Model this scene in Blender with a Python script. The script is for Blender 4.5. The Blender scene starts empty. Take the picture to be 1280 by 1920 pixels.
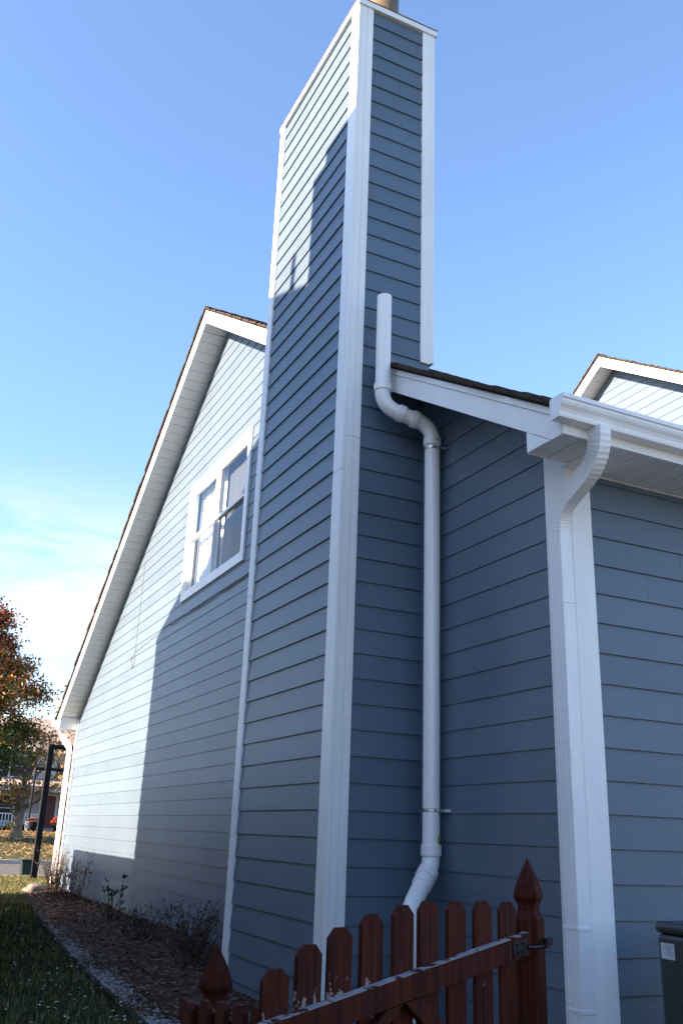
import bpy, bmesh, math, random
from mathutils import Vector, Matrix
random.seed(7)
SC = bpy.context.scene
COL = SC.collection
# ------------------------------------------------------------------ camera
cam_d = bpy.data.cameras.new('camera'); cam = bpy.data.objects.new('camera', cam_d); COL.objects.link(cam)
FW = Vector((0.40379486, 0.85177698, 0.33380486)); RT = Vector((0.89746812, -0.43960007, 0.03609355)); UP = Vector((-0.17748429, -0.28500483, 0.94195094))
m = Matrix((RT, UP, -FW)).transposed().to_4x4(); m.translation = Vector((-3.4429, -3.9491, 0.0))
cam.matrix_world = m
cam_d.sensor_fit = 'HORIZONTAL'; cam_d.sensor_width = 36.0; cam_d.lens = 36.0 * 1710.0 / 1280.0
cam_d.clip_start = 0.05; cam_d.clip_end = 3000
SC.camera = cam
SC.render.resolution_x = 682; SC.render.resolution_y = 1024
# ------------------------------------------------------------------ world, sun, exposure
SUN = Vector((-1.0, 0.04, 0.457)).normalized()
EL = math.asin(SUN.z); AZ = math.atan2(SUN.x, SUN.y)
W = bpy.data.worlds.new('World'); SC.world = W; W.use_nodes = True
wn = W.node_tree.nodes; wl = W.node_tree.links; wn.clear()
wout = wn.new('ShaderNodeOutputWorld'); wbg = wn.new('ShaderNodeBackground'); sky = wn.new('ShaderNodeTexSky')
sky.sky_type = 'NISHITA'; sky.sun_disc = False; sky.sun_elevation = EL; sky.sun_rotation = AZ
sky.altitude = 100; sky.air_density = 1.0; sky.dust_density = 0.6; sky.ozone_density = 1.6
wbg.inputs['Strength'].default_value = 0.098
tc = wn.new('ShaderNodeTexCoord'); mp = wn.new('ShaderNodeMapping'); mp.inputs['Scale'].default_value = (1.6, 1.6, 5.5)
mp.inputs['Location'].default_value = (0.35, 0.1, 0.25)
nz = wn.new('ShaderNodeTexNoise'); nz.inputs['Scale'].default_value = 3.4; nz.inputs['Detail'].default_value = 10; nz.inputs['Roughness'].default_value = 0.6; nz.inputs['Distortion'].default_value = 0.4
cr = wn.new('ShaderNodeValToRGB'); cr.color_ramp.elements[0].position = 0.40; cr.color_ramp.elements[1].position = 0.58
sep = wn.new('ShaderNodeSeparateXYZ')
el = wn.new('ShaderNodeMapRange'); el.inputs['From Min'].default_value = 0.37; el.inputs['From Max'].default_value = 0.24; el.interpolation_type = 'SMOOTHSTEP'
mul = wn.new('ShaderNodeMath'); mul.operation = 'MULTIPLY'
mul2 = wn.new('ShaderNodeMath'); mul2.operation = 'MULTIPLY'; mul2.inputs[1].default_value = 0.8
mix = wn.new('ShaderNodeMixRGB'); mix.inputs['Color2'].default_value = (2.35, 2.45, 2.6, 1)
wl.new(tc.outputs['Generated'], mp.inputs['Vector']); wl.new(mp.outputs[0], nz.inputs['Vector']); wl.new(nz.outputs['Fac'], cr.inputs[0])
wl.new(tc.outputs['Generated'], sep.inputs[0]); wl.new(sep.outputs['Z'], el.inputs['Value'])
wl.new(cr.outputs[0], mul.inputs[0]); wl.new(el.outputs[0], mul.inputs[1]); wl.new(mul.outputs[0], mul2.inputs[0]); wl.new(mul2.outputs[0], mix.inputs['Fac'])
tint = wn.new('ShaderNodeVectorMath'); tint.operation = 'MULTIPLY'; tint.inputs[1].default_value = (0.77, 0.835, 0.94); wl.new(sky.outputs[0], tint.inputs[0]); wl.new(tint.outputs[0], mix.inputs['Color1']); wl.new(mix.outputs[0], wbg.inputs['Color']); wl.new(wbg.outputs[0], wout.inputs[0])
sd = bpy.data.lights.new('sun', 'SUN'); sd.energy = 5.0; sd.angle = math.radians(0.5); sd.color = (1.0, 0.785, 0.585)
sun = bpy.data.objects.new('sun', sd); COL.objects.link(sun); sun.rotation_euler = SUN.to_track_quat('Z', 'Y').to_euler()
SC.view_settings.view_transform = 'Standard'; SC.view_settings.look = 'None'; SC.view_settings.exposure = 2.24; SC.view_settings.gamma = 1.0
# ------------------------------------------------------------------ helpers
class MB:
    def __init__(s): s.v = []; s.f = []; s.mi = []
    def quad(s, *p, mi=0):
        n = len(s.v); s.v += [tuple(q) for q in p]; s.f.append(tuple(range(n, n+len(p)))); s.mi.append(mi)
    def box(s, a, b, mi=0):
        x0,y0,z0 = a; x1,y1,z1 = b
        s.hexa([(x0,y0,z0),(x1,y0,z0),(x1,y1,z0),(x0,y1,z0),(x0,y0,z1),(x1,y0,z1),(x1,y1,z1),(x0,y1,z1)], mi)
    def hexa(s, p, mi=0):
        n = len(s.v); s.v += [tuple(q) for q in p]
        for f in ((0,3,2,1),(4,5,6,7),(0,1,5,4),(1,2,6,5),(2,3,7,6),(3,0,4,7)): s.f.append(tuple(n+i for i in f)); s.mi.append(mi)
    def prism(s, poly, axis, a, b, mi=0):
        # poly of 2-D points swept along an axis (0 x: (y,z), 1 y: (x,z), 2 z: (x,y))
        def P(q, t): return (t,q[0],q[1]) if axis == 0 else (q[0],t,q[1]) if axis == 1 else (q[0],q[1],t)
        n = len(s.v); k = len(poly); s.v += [P(q,a) for q in poly] + [P(q,b) for q in poly]
        s.f.append(tuple(n+i for i in range(k))); s.f.append(tuple(n+k+i for i in reversed(range(k)))); s.mi += [mi, mi]
        for i in range(k): s.f.append((n+i, n+k+i, n+k+(i+1)%k, n+(i+1)%k)); s.mi.append(mi)
    def tube(s, pts, r, n=10, cap=True, mi=0):
        pts = [Vector(p) for p in pts]; rr = r if isinstance(r, (list, tuple)) else [r]*len(pts)
        ref = None; base = len(s.v)
        for i, p in enumerate(pts):
            t = (pts[min(i+1, len(pts)-1)] - pts[max(i-1, 0)]).normalized()
            if ref is None:
                ref = t.orthogonal().normalized()
            ref = (ref - t*ref.dot(t)).normalized(); bi = t.cross(ref)
            for j in range(n):
                a = 2*math.pi*j/n; s.v.append(tuple(p + (ref*math.cos(a) + bi*math.sin(a))*rr[i]))
        for i in range(len(pts)-1):
            for j in range(n):
                a = base+i*n+j; b = base+i*n+(j+1)%n; s.f.append((a, b, b+n, a+n)); s.mi.append(mi)
        if cap:
            s.f.append(tuple(base+j for j in reversed(range(n)))); s.f.append(tuple(base+(len(pts)-1)*n+j for j in range(n))); s.mi += [mi, mi]
    def sweep(s, pts, prof, xdir, closed=True, scales=None):
        # rectangular or custom profile (u,v) swept along pts; u runs along xdir (kept perpendicular)
        pts = [Vector(p) for p in pts]; base = len(s.v); k = len(prof)
        for i, p in enumerate(pts):
            t = (pts[min(i+1, len(pts)-1)] - pts[max(i-1, 0)]).normalized()
            u = Vector(xdir); u = (u - t*u.dot(t)).normalized(); v = t.cross(u); sc = scales[i] if scales else 1.0
            for q in prof: s.v.append(tuple(p + u*q[0]*sc + v*q[1]*sc))
        for i in range(len(pts)-1):
            for j in range(k):
                a = base+i*k+j; b = base+i*k+(j+1)%k; s.f.append((a, b, b+k, a+k)); s.mi.append(0)
        s.f.append(tuple(base+j for j in reversed(range(k)))); s.f.append(tuple(base+(len(pts)-1)*k+j for j in range(k))); s.mi += [0, 0]
    def build(s, name, mat, parent=None, smooth=False, bevel=0.0, label=None):
        me = bpy.data.meshes.new(name); me.from_pydata(s.v, [], s.f)
        mats = mat if isinstance(mat, (list, tuple)) else [mat]
        for q in mats: me.materials.append(q)
        me.polygons.foreach_set('material_index', s.mi)
        bm = bmesh.new(); bm.from_mesh(me); bmesh.ops.recalc_face_normals(bm, faces=bm.faces) if len(s.f) < 60000 else None
        bm.to_mesh(me); bm.free()
        if smooth: me.polygons.foreach_set('use_smooth', [True]*len(me.polygons))
        me.update()
        o = bpy.data.objects.new(name, me); COL.objects.link(o); o.parent = parent
        if bevel:
            b = o.modifiers.new('bevel', 'BEVEL'); b.width = bevel; b.segments = 2; b.limit_method = 'ANGLE'; b.angle_limit = math.radians(40)
        if smooth:
            e = o.modifiers.new('edges', 'EDGE_SPLIT'); e.split_angle = math.radians(38)
        if label: o['label'] = label
        return o
def tag(o, label=None, cat=None, group=None, kind=None):
    for k, v in (('label', label), ('category', cat), ('group', group), ('kind', kind)):
        if v: o[k] = v
    return o
def empty(name, loc, label, cat, group=None):
    o = bpy.data.objects.new(name, None); COL.objects.link(o); o.empty_display_size = 0.2; return tag(o, label, cat, group)
def place(o, loc):      # set an Empty at the thing's base once its parts stand in world space
    off = Vector(loc); o.location = off
    for c in [c for c in bpy.data.objects if c.parent == o]: c.location = Vector(c.location) - off
def bez(pts, n=8):      # rounded polyline through control corners: pts = [(p, radius)...]
    out = []
    for i, (p, r) in enumerate(pts):
        p = Vector(p)
        if i in (0, len(pts)-1) or r <= 0: out.append(p); continue
        a = Vector(pts[i-1][0]); b = Vector(pts[i+1][0]); da = (a-p).normalized(); db = (b-p).normalized()
        s0 = p+da*r; s1 = p+db*r
        for k in range(n+1):
            t = k/n; out.append(s0*(1-t)**2 + p*2*t*(1-t) + s1*t*t)
    return out
# ------------------------------------------------------------------ materials
def pmat(name, col, rough=0.5, spec=0.5, metal=0.0, var=0.0, vscale=3.0, vstretch=(1,1,1), bump=0.0, bscale=40.0, bstretch=(1,1,1), col2=None, detail=4, coat=0.0, bdist=0.01):
    M = bpy.data.materials.new(name); M.use_nodes = True; N = M.node_tree.nodes; L = M.node_tree.links
    P = N['Principled BSDF']; P.inputs['Roughness'].default_value = rough; P.inputs['Specular IOR Level'].default_value = spec; P.inputs['Metallic'].default_value = metal
    P.inputs['Base Color'].default_value = (*col, 1); P.inputs['Coat Weight'].default_value = coat
    T = N.new('ShaderNodeTexCoord')
    if var or col2:
        mp = N.new('ShaderNodeMapping'); mp.inputs['Scale'].default_value = vstretch; L.new(T.outputs['Object'], mp.inputs[0])
        n = N.new('ShaderNodeTexNoise'); n.inputs['Scale'].default_value = vscale; n.inputs['Detail'].default_value = detail; L.new(mp.outputs[0], n.inputs['Vector'])
        r = N.new('ShaderNodeValToRGB'); r.color_ramp.elements[0].position = 0.32; r.color_ramp.elements[1].position = 0.68
        c2 = col2 if col2 else tuple(c*(1+var) for c in col); c1 = col if col2 else tuple(c*(1-var) for c in col)
        r.color_ramp.elements[0].color = (*c1, 1); r.color_ramp.elements[1].color = (*c2, 1)
        L.new(n.outputs['Fac'], r.inputs[0]); L.new(r.outputs[0], P.inputs['Base Color'])
    if bump:
        mp = N.new('ShaderNodeMapping'); mp.inputs['Scale'].default_value = bstretch; L.new(T.outputs['Object'], mp.inputs[0])
        n = N.new('ShaderNodeTexNoise'); n.inputs['Scale'].default_value = bscale; n.inputs['Detail'].default_value = 5; L.new(mp.outputs[0], n.inputs['Vector'])
        b = N.new('ShaderNodeBump'); b.inputs['Strength'].default_value = bump; b.inputs['Distance'].default_value = bdist; L.new(n.outputs['Fac'], b.inputs['Height']); L.new(b.outputs[0], P.inputs['Normal'])
    return M
def siding_mat(name, col, along):
    # painted fibre-cement lap board: embossed wood grain running along the board, faint tone changes per board and blotches
    M = bpy.data.materials.new(name); M.use_nodes = True; N = M.node_tree.nodes; L = M.node_tree.links
    P = N['Principled BSDF']; P.inputs['Roughness'].default_value = 0.42; P.inputs['Specular IOR Level'].default_value = 0.5
    T = N.new('ShaderNodeTexCoord')
    g = N.new('ShaderNodeMapping'); g.inputs['Scale'].default_value = (2.2, 2.2, 60) ; L.new(T.outputs['Object'], g.inputs[0])
    w = N.new('ShaderNodeTexNoise'); w.inputs['Scale'].default_value = 1.6; w.inputs['Detail'].default_value = 6; w.inputs['Roughness'].default_value = 0.62; w.inputs['Distortion'].default_value = 1.6; L.new(g.outputs[0], w.inputs['Vector'])
    g2 = N.new('ShaderNodeMapping'); g2.inputs['Scale'].default_value = (9, 9, 220); L.new(T.outputs['Object'], g2.inputs[0])
    w2 = N.new('ShaderNodeTexNoise'); w2.inputs['Scale'].default_value = 1.0; w2.inputs['Detail'].default_value = 3; L.new(g2.outputs[0], w2.inputs['Vector'])
    ad = N.new('ShaderNodeMath'); ad.operation = 'ADD'; L.new(w.outputs['Fac'], ad.inputs[0]); L.new(w2.outputs['Fac'], ad.inputs[1])
    b = N.new('ShaderNodeBump'); b.inputs['Strength'].default_value = 0.35; b.inputs['Distance'].default_value = 0.004; L.new(ad.outputs[0], b.inputs['Height']); L.new(b.outputs[0], P.inputs['Normal'])
    v = N.new('ShaderNodeTexNoise'); v.inputs['Scale'].default_value = 0.9; v.inputs['Detail'].default_value = 6; L.new(T.outputs['Object'], v.inputs['Vector'])
    s = N.new('ShaderNodeSeparateXYZ'); L.new(T.outputs['Object'], s.inputs[0])
    fl = N.new('ShaderNodeMath'); fl.operation = 'MULTIPLY_ADD'; fl.inputs[1].default_value = 1/0.1778; fl.inputs[2].default_value = -0.1589/0.1778; L.new(s.outputs['Z'], fl.inputs[0])
    f2 = N.new('ShaderNodeMath'); f2.operation = 'FLOOR'; L.new(fl.outputs[0], f2.inputs[0])
    wh = N.new('ShaderNodeTexWhiteNoise'); wh.noise_dimensions = '1D'; L.new(f2.outputs[0], wh.inputs['W'])
    mm = N.new('ShaderNodeMapRange'); mm.inputs['To Min'].default_value = 0.93; mm.inputs['To Max'].default_value = 1.06; L.new(wh.outputs['Value'], mm.inputs['Value'])
    m2 = N.new('ShaderNodeMapRange'); m2.inputs['From Min'].default_value = 0.3; m2.inputs['From Max'].default_value = 0.7; m2.inputs['To Min'].default_value = 0.91; m2.inputs['To Max'].default_value = 1.08; L.new(v.outputs['Fac'], m2.inputs['Value'])
    pr = N.new('ShaderNodeMath'); pr.operation = 'MULTIPLY'; L.new(mm.outputs[0], pr.inputs[0]); L.new(m2.outputs[0], pr.inputs[1])
    sc = N.new('ShaderNodeVectorMath'); sc.operation = 'SCALE'; sc.inputs[0].default_value = col; L.new(pr.outputs[0], sc.inputs['Scale'])
    L.new(sc.outputs[0], P.inputs['Base Color'])
    return M
def trim_mat(name, col, bump=0.06):
    return pmat(name, tuple(c*0.90 for c in col), 0.42, 0.5, col2=col, vscale=1.7, vstretch=(1,1,0.5), bump=bump, bscale=30, bstretch=(8,8,1), detail=8)
def streak(M, amt=0.12):
    N = M.node_tree.nodes; L = M.node_tree.links; P = N['Principled BSDF']; old = P.inputs['Base Color'].links[0].from_socket
    T = N.new('ShaderNodeTexCoord'); mp = N.new('ShaderNodeMapping'); mp.inputs['Scale'].default_value = (55, 55, 1.3); L.new(T.outputs['Object'], mp.inputs[0])
    n = N.new('ShaderNodeTexNoise'); n.inputs['Scale'].default_value = 1; n.inputs['Detail'].default_value = 6; n.inputs['Roughness'].default_value = 0.7; L.new(mp.outputs[0], n.inputs['Vector'])
    sp = N.new('ShaderNodeTexNoise'); sp.inputs['Scale'].default_value = 55; sp.inputs['Detail'].default_value = 2; L.new(T.outputs['Object'], sp.inputs['Vector'])
    r2 = N.new('ShaderNodeMapRange'); r2.inputs['From Min'].default_value = 0.70; r2.inputs['From Max'].default_value = 0.76; r2.inputs['To Min'].default_value = 1.0; r2.inputs['To Max'].default_value = 0.72; L.new(sp.outputs['Fac'], r2.inputs['Value'])
    r = N.new('ShaderNodeMapRange'); r.inputs['From Min'].default_value = 0.45; r.inputs['From Max'].default_value = 0.75; r.inputs['To Min'].default_value = 1.0; r.inputs['To Max'].default_value = 1-amt; L.new(n.outputs['Fac'], r.inputs['Value'])
    m = N.new('ShaderNodeMath'); m.operation = 'MULTIPLY'; L.new(r.outputs[0], m.inputs[0]); L.new(r2.outputs[0], m.inputs[1])
    v = N.new('ShaderNodeVectorMath'); v.operation = 'SCALE'; L.new(old, v.inputs[0]); L.new(m.outputs[0], v.inputs['Scale']); L.new(v.outputs[0], P.inputs['Base Color'])
def wear_mat(name, col, chip, zc=None, amount=0.62, stretch=(30,30,7), zrange=None):
    # stained wood with flaked patches showing pale timber; zrange limits the flaking to a band near the rail
    M = bpy.data.materials.new(name); M.use_nodes = True; N = M.node_tree.nodes; L = M.node_tree.links
    P = N['Principled BSDF']; P.inputs['Roughness'].default_value = 0.7; P.inputs['Specular IOR Level'].default_value = 0.12
    T = N.new('ShaderNodeTexCoord')
    mp = N.new('ShaderNodeMapping'); mp.inputs['Scale'].default_value = stretch; L.new(T.outputs['Object'], mp.inputs[0])
    n = N.new('ShaderNodeTexNoise'); n.inputs['Scale'].default_value = 1.0; n.inputs['Detail'].default_value = 7; n.inputs['Roughness'].default_value = 0.65; L.new(mp.outputs[0], n.inputs['Vector'])
    src = n.outputs['Fac']
    if zrange:
        at = N.new('ShaderNodeSeparateXYZ'); L.new(T.outputs['Object'], at.inputs[0])
        mr = N.new('ShaderNodeMapRange'); mr.inputs['From Min'].default_value = zrange[0]; mr.inputs['From Max'].default_value = zrange[1]; mr.inputs['To Min'].default_value = zrange[2]; mr.inputs['To Max'].default_value = 0.0; L.new(at.outputs['Z'], mr.inputs['Value'])
        ad = N.new('ShaderNodeMath'); ad.operation = 'ADD'; L.new(src, ad.inputs[0]); L.new(mr.outputs[0], ad.inputs[1]); src = ad.outputs[0]
    r = N.new('ShaderNodeValToRGB'); r.color_ramp.elements[0].position = amount; r.color_ramp.elements[1].position = amount+0.03; L.new(src, r.inputs[0])
    g = N.new('ShaderNodeMapping'); g.inputs['Scale'].default_value = (60,60,3); L.new(T.outputs['Object'], g.inputs[0])
    n2 = N.new('ShaderNodeTexNoise'); n2.inputs['Scale'].default_value = 1; n2.inputs['Detail'].default_value = 5; L.new(g.outputs[0], n2.inputs['Vector'])
    rc = N.new('ShaderNodeValToRGB'); rc.color_ramp.elements[0].position = 0.3; rc.color_ramp.elements[1].position = 0.7
    rc.color_ramp.elements[0].color = (*[c*0.45 for c in col], 1); rc.color_ramp.elements[1].color = (*[c*1.6 for c in col], 1); L.new(n2.outputs['Fac'], rc.inputs[0])
    mx = N.new('ShaderNodeMixRGB'); L.new(r.outputs[0], mx.inputs['Fac']); L.new(rc.outputs[0], mx.inputs['Color1']); mx.inputs['Color2'].default_value = (*chip, 1)
    L.new(mx.outputs[0], P.inputs['Base Color'])
    b = N.new('ShaderNodeBump'); b.inputs['Strength'].default_value = 0.6; b.inputs['Distance'].default_value = 0.004; L.new(n2.outputs['Fac'], b.inputs['Height']); L.new(b.outputs[0], P.inputs['Normal'])
    return M
BLUE = (0.102, 0.145, 0.196)
M_SID = siding_mat('blue_siding_paint', BLUE, 1)
M_WHITE = trim_mat('white_trim_paint', (0.87, 0.87, 0.87))
M_VINYL = pmat('white_vinyl', (0.74, 0.74, 0.75), 0.38, 0.5, col2=(0.80, 0.80, 0.81), vscale=2.5, bump=0.03, bscale=12)
M_SOFF = pmat('soffit_panel', (0.78, 0.77, 0.76), 0.45, 0.4, var=0.04, vscale=2)
M_ALU = pmat('white_painted_aluminium', (0.79, 0.79, 0.80), 0.26, 0.5, col2=(0.84, 0.84, 0.85), vscale=3, bump=0.05, bscale=7, coat=0.2)
M_PVC = pmat('white_pvc_plastic', (0.84, 0.82, 0.82), 0.22, 0.6, col2=(0.88, 0.86, 0.86), vscale=4, bump=0.02, bscale=20)
M_GALV = pmat('galvanised_steel', (0.55, 0.56, 0.57), 0.28, 0.5, 1.0, var=0.12, vscale=30)
for q_ in (M_WHITE, M_ALU, M_PVC): streak(q_, 0.07)
M_SHING = pmat('asphalt_shingle', (0.034, 0.026, 0.022), 0.9, 0.15, col2=(0.075, 0.054, 0.044), vscale=22, bump=0.6, bscale=260, detail=6)
M_BLACKW = pmat('black_cable_rubber', (0.015, 0.015, 0.017), 0.5)
M_CONC = pmat('concrete', (0.30, 0.29, 0.27), 0.9, 0.2, col2=(0.40, 0.385, 0.36), vscale=6, bump=0.3, bscale=60)
M_RED = wear_mat('flaking_red_brown_stain', (0.055, 0.0115, 0.0065), (0.27, 0.215, 0.20), amount=0.70)
M_REDTOP = wear_mat('bare_weathered_rail_edge', (0.06, 0.02, 0.018), (0.30, 0.28, 0.29), amount=0.45, stretch=(9,9,40))
M_IRON = pmat('black_iron', (0.012, 0.012, 0.013), 0.35, 0.5, 0.3, var=0.3, vscale=30, bump=0.2, bscale=80)
M_BLACKP = pmat('black_powder_coat', (0.010, 0.011, 0.012), 0.5, 0.25, var=0.2, vscale=3)
def glass_mat(name, tint=(0.9,0.95,1.0)):
    M = bpy.data.materials.new(name); M.use_nodes = True; N = M.node_tree.nodes; L = M.node_tree.links; N.clear()
    o = N.new('ShaderNodeOutputMaterial'); t = N.new('ShaderNodeBsdfTransparent'); g = N.new('ShaderNodeBsdfGlossy'); f = N.new('ShaderNodeLayerWeight'); pw = N.new('ShaderNodeMath'); pw.operation = 'POWER'; pw.inputs[1].default_value = 5.0; ma = N.new('ShaderNodeMath'); ma.operation = 'MULTIPLY_ADD'; ma.inputs[1].default_value = 0.5; ma.inputs[2].default_value = 0.03; x = N.new('ShaderNodeMixShader')
    t.inputs[0].default_value = (*tint, 1); g.inputs['Roughness'].default_value = 0.015; f.inputs['Blend'].default_value = 0.5
    tc_ = N.new('ShaderNodeTexCoord'); n = N.new('ShaderNodeTexNoise'); n.inputs['Scale'].default_value = 2.0; b = N.new('ShaderNodeBump'); b.inputs['Strength'].default_value = 0.05; b.inputs['Distance'].default_value = 0.02
    L.new(tc_.outputs['Object'], n.inputs['Vector']); L.new(n.outputs['Fac'], b.inputs['Height']); L.new(b.outputs[0], g.inputs['Normal'])
    L.new(f.outputs['Facing'], pw.inputs[0]); L.new(pw.outputs[0], ma.inputs[0]); L.new(ma.outputs[0], x.inputs[0]); L.new(t.outputs[0], x.inputs[1]); L.new(g.outputs[0], x.inputs[2]); L.new(x.outputs[0], o.inputs[0]); return M
M_GLASS = glass_mat('window_glass')
M_SCREEN = pmat('dark_insect_screen', (0.03, 0.032, 0.035), 0.6)
M_CURT = pmat('white_curtain', (0.75, 0.75, 0.72), 0.8, 0.1, var=0.05, vscale=6)
M_BLIND = pmat('grey_roller_blind', (0.105, 0.10, 0.098), 0.8, 0.1, var=0.08, vscale=5)
M_ROOM = pmat('dim_room_wall', (0.05, 0.05, 0.052), 0.9, var=0.1, vscale=1)
# ------------------------------------------------------------------ lap siding
E = 0.1778; Z0 = 0.1589
def lap(mb, origin, H, N, k0, k1, span, holes=(), seed=1, board=3.66, top=None, bottom=None, gap=0.0008, e=E, z0=Z0, d=0.0165):
    """span(z) -> (h0,h1) or None; holes: (h0,h1,z0,z1)"""
    rnd = random.Random(seed); O = Vector(origin); H = Vector(H); N = Vector(N)
    def P(h, z, off): q = O + H*h + N*off; return (q.x, q.y, z)
    for k in range(k0, k1):
        a = z0 + k*e; b = a + e
        zs = [a, b]
        for ho in holes:
            for q in (ho[2], ho[3]):
                if a < q < b: zs.append(q)
        if top is not None and a < top < b: zs.append(top)
        if bottom is not None and a < bottom < b: zs.append(bottom)
        ap = None
        zs = sorted(zs); shift = rnd.uniform(0, board)
        for za, zb in zip(zs[:-1], zs[1:]):
            zm = (za+zb)/2
            if top is not None and zm > top: continue
            if bottom is not None and zm < bottom: continue
            sa = span(za); sb = span(zb - 1e-5)
            if sa is None: continue
            if sb is None: sb = ((sa[0]+sa[1])/2,)*2
            oa = d*(1-(za-a)/e) + 0.0035*((za-a)/e); ob = d*(1-(zb-a)/e) + 0.0035*((zb-a)/e)
            lo, hi = min(sa[0], sb[0]), max(sa[1], sb[1])
            cuts = []; c = math.floor((lo-shift)/board)*board + shift
            while c < hi:
                if lo+0.3 < c < hi-0.3 and max(sa[0],sb[0]) < c < min(sa[1],sb[1]): cuts.append(c)
                c += board
            segs = []; prev = None
            edges = [None] + cuts + [None]
            for i in range(len(edges)-1):
                l0 = sa[0] if edges[i] is None else edges[i]+gap; l1 = sb[0] if edges[i] is None else edges[i]+gap
                r0 = sa[1] if edges[i+1] is None else edges[i+1]-gap; r1 = sb[1] if edges[i+1] is None else edges[i+1]-gap
                segs.append([l0, l1, r0, r1])
            for ho in holes:
                if not (ho[2] < zm < ho[3]): continue
                new = []
                for l0, l1, r0, r1 in segs:
                    if ho[1] <= min(l0,l1) or ho[0] >= max(r0,r1): new.append([l0,l1,r0,r1]); continue
                    if ho[0] > l0: new.append([l0,l1,ho[0],ho[0]])
                    if ho[1] < r0: new.append([ho[1],ho[1],r0,r1])
                segs = new
            for l0, l1, r0, r1 in segs:
                if r0-l0 < 1e-4 and r1-l1 < 1e-4: continue
                mb.quad(P(l0,za,oa), P(r0,za,oa), P(r1,zb,ob), P(l1,zb,ob))
                if abs(za-a) < 1e-6: mb.quad(P(l0,za,-0.002), P(r0,za,-0.002), P(r0,za,oa), P(l0,za,oa))
                mb.quad(P(l0,za,-0.002), P(l0,za,oa), P(l1,zb,ob), P(l1,zb,-0.002))
                mb.quad(P(r0,za,oa), P(r0,za,-0.002), P(r1,zb,-0.002), P(r1,zb,ob))
# ------------------------------------------------------------------ terrain
GZ = -1.22
def gh(x, y):
    z = GZ
    if y > 31: t = min(1, (y-31)/30); z += 0.72*t*t*(3-2*t)
    return z
STREET = (20.8, 31.0)
def ramp_mat(name, stops, scale, rough=0.95, bump=0.4, bscale=60, detail=8, extra=None):
    M = bpy.data.materials.new(name); M.use_nodes = True; N = M.node_tree.nodes; L = M.node_tree.links
    P = N['Principled BSDF']; P.inputs['Roughness'].default_value = rough; P.inputs['Specular IOR Level'].default_value = 0.2
    T = N.new('ShaderNodeTexCoord'); n = N.new('ShaderNodeTexNoise'); n.inputs['Scale'].default_value = scale; n.inputs['Detail'].default_value = detail; n.inputs['Roughness'].default_value = 0.7; L.new(T.outputs['Object'], n.inputs['Vector'])
    r = N.new('ShaderNodeValToRGB'); el_ = r.color_ramp.elements
    while len(el_) < len(stops): el_.new(0.5)
    for q, (p, c) in zip(el_, stops): q.position = p; q.color = (*c, 1)
    L.new(n.outputs['Fac'], r.inputs[0]); L.new(r.outputs[0], P.inputs['Base Color'])
    b = N.new('ShaderNodeBump'); b.inputs['Strength'].default_value = bump; b.inputs['Distance'].default_value = 0.03
    n2 = N.new('ShaderNodeTexNoise'); n2.inputs['Scale'].default_value = bscale; n2.inputs['Detail'].default_value = 4; L.new(T.outputs['Object'], n2.inputs['Vector']); L.new(n2.outputs['Fac'], b.inputs['Height']); L.new(b.outputs[0], P.inputs['Normal'])
    return M
M_GRASS = ramp_mat('autumn_lawn', [(0.3, (0.024, 0.030, 0.011)), (0.5, (0.044, 0.052, 0.019)), (0.66, (0.085, 0.082, 0.034))], 1.7)
M_ASPH = ramp_mat('asphalt', [(0.3, (0.085, 0.083, 0.085)), (0.7, (0.12, 0.115, 0.115))], 3.0, bscale=200)
M_MULCH = ramp_mat('bark_mulch_bed', [(0.32, (0.035, 0.018, 0.012)), (0.52, (0.090, 0.048, 0.030)), (0.7, (0.16, 0.095, 0.062))], 30, bump=1.0, bscale=45)
def terrain():
    ys = [-60, -20, -8, -4, 0, 4, 8, 12, 16, 20.8, 20.81, 31.0, 31.01] + [33+2*i for i in range(15)] + [64, 80, 120, 200, 400, 900]
    xs = [-900, -400, -150, -60, -30, -15, -8, -4, 0, 4, 8, 15, 30, 60, 150, 400, 900]
    mb = MB(); 
    for y in ys:
        for x in xs:
            z = gh(x, y) - (0.13 if 20.805 < y < 31.005 else 0.0)
            mb.v.append((x, y, z))
    n = len(xs)
    for j in range(len(ys)-1):
        for i in range(n-1): mb.f.append((j*n+i, j*n+i+1, (j+1)*n+i+1, (j+1)*n+i)); mb.mi.append(0)
    return mb.build('ground', M_GRASS)
tag(terrain(), kind='structure')
mb = MB(); mb.box((-300, 20.95, GZ-0.2), (300, 30.85, GZ-0.12)); tag(mb.build('road', M_ASPH), kind='structure')
for ya in (20.80, 30.85):
    mb = MB()
    for i in range(-20, 30): mb.box((i*3.0+0.006, ya, GZ-0.2), (i*3.0+2.994, ya+0.15, GZ+0.012))
    tag(mb.build('kerb', M_CONC, bevel=0.01), kind='structure')
mb = MB()  # paving added out of view behind the camera to bounce light upward
for i in range(8):
    for j in range(6): mb.box((-2.6+i*1.5+0.004, -11.0+j*1.5+0.004, GZ-0.1), (-2.6+(i+1)*1.5-0.004, -11.0+(j+1)*1.5-0.004, GZ+0.03))
tag(mb.build('bounce_patio', pmat('bounce_patio_pavers', (0.30, 0.28, 0.26), 0.9, 0.2, col2=(0.38, 0.36, 0.34), vscale=5, bump=0.3, bscale=60), bevel=0.006), kind='structure')
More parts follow.
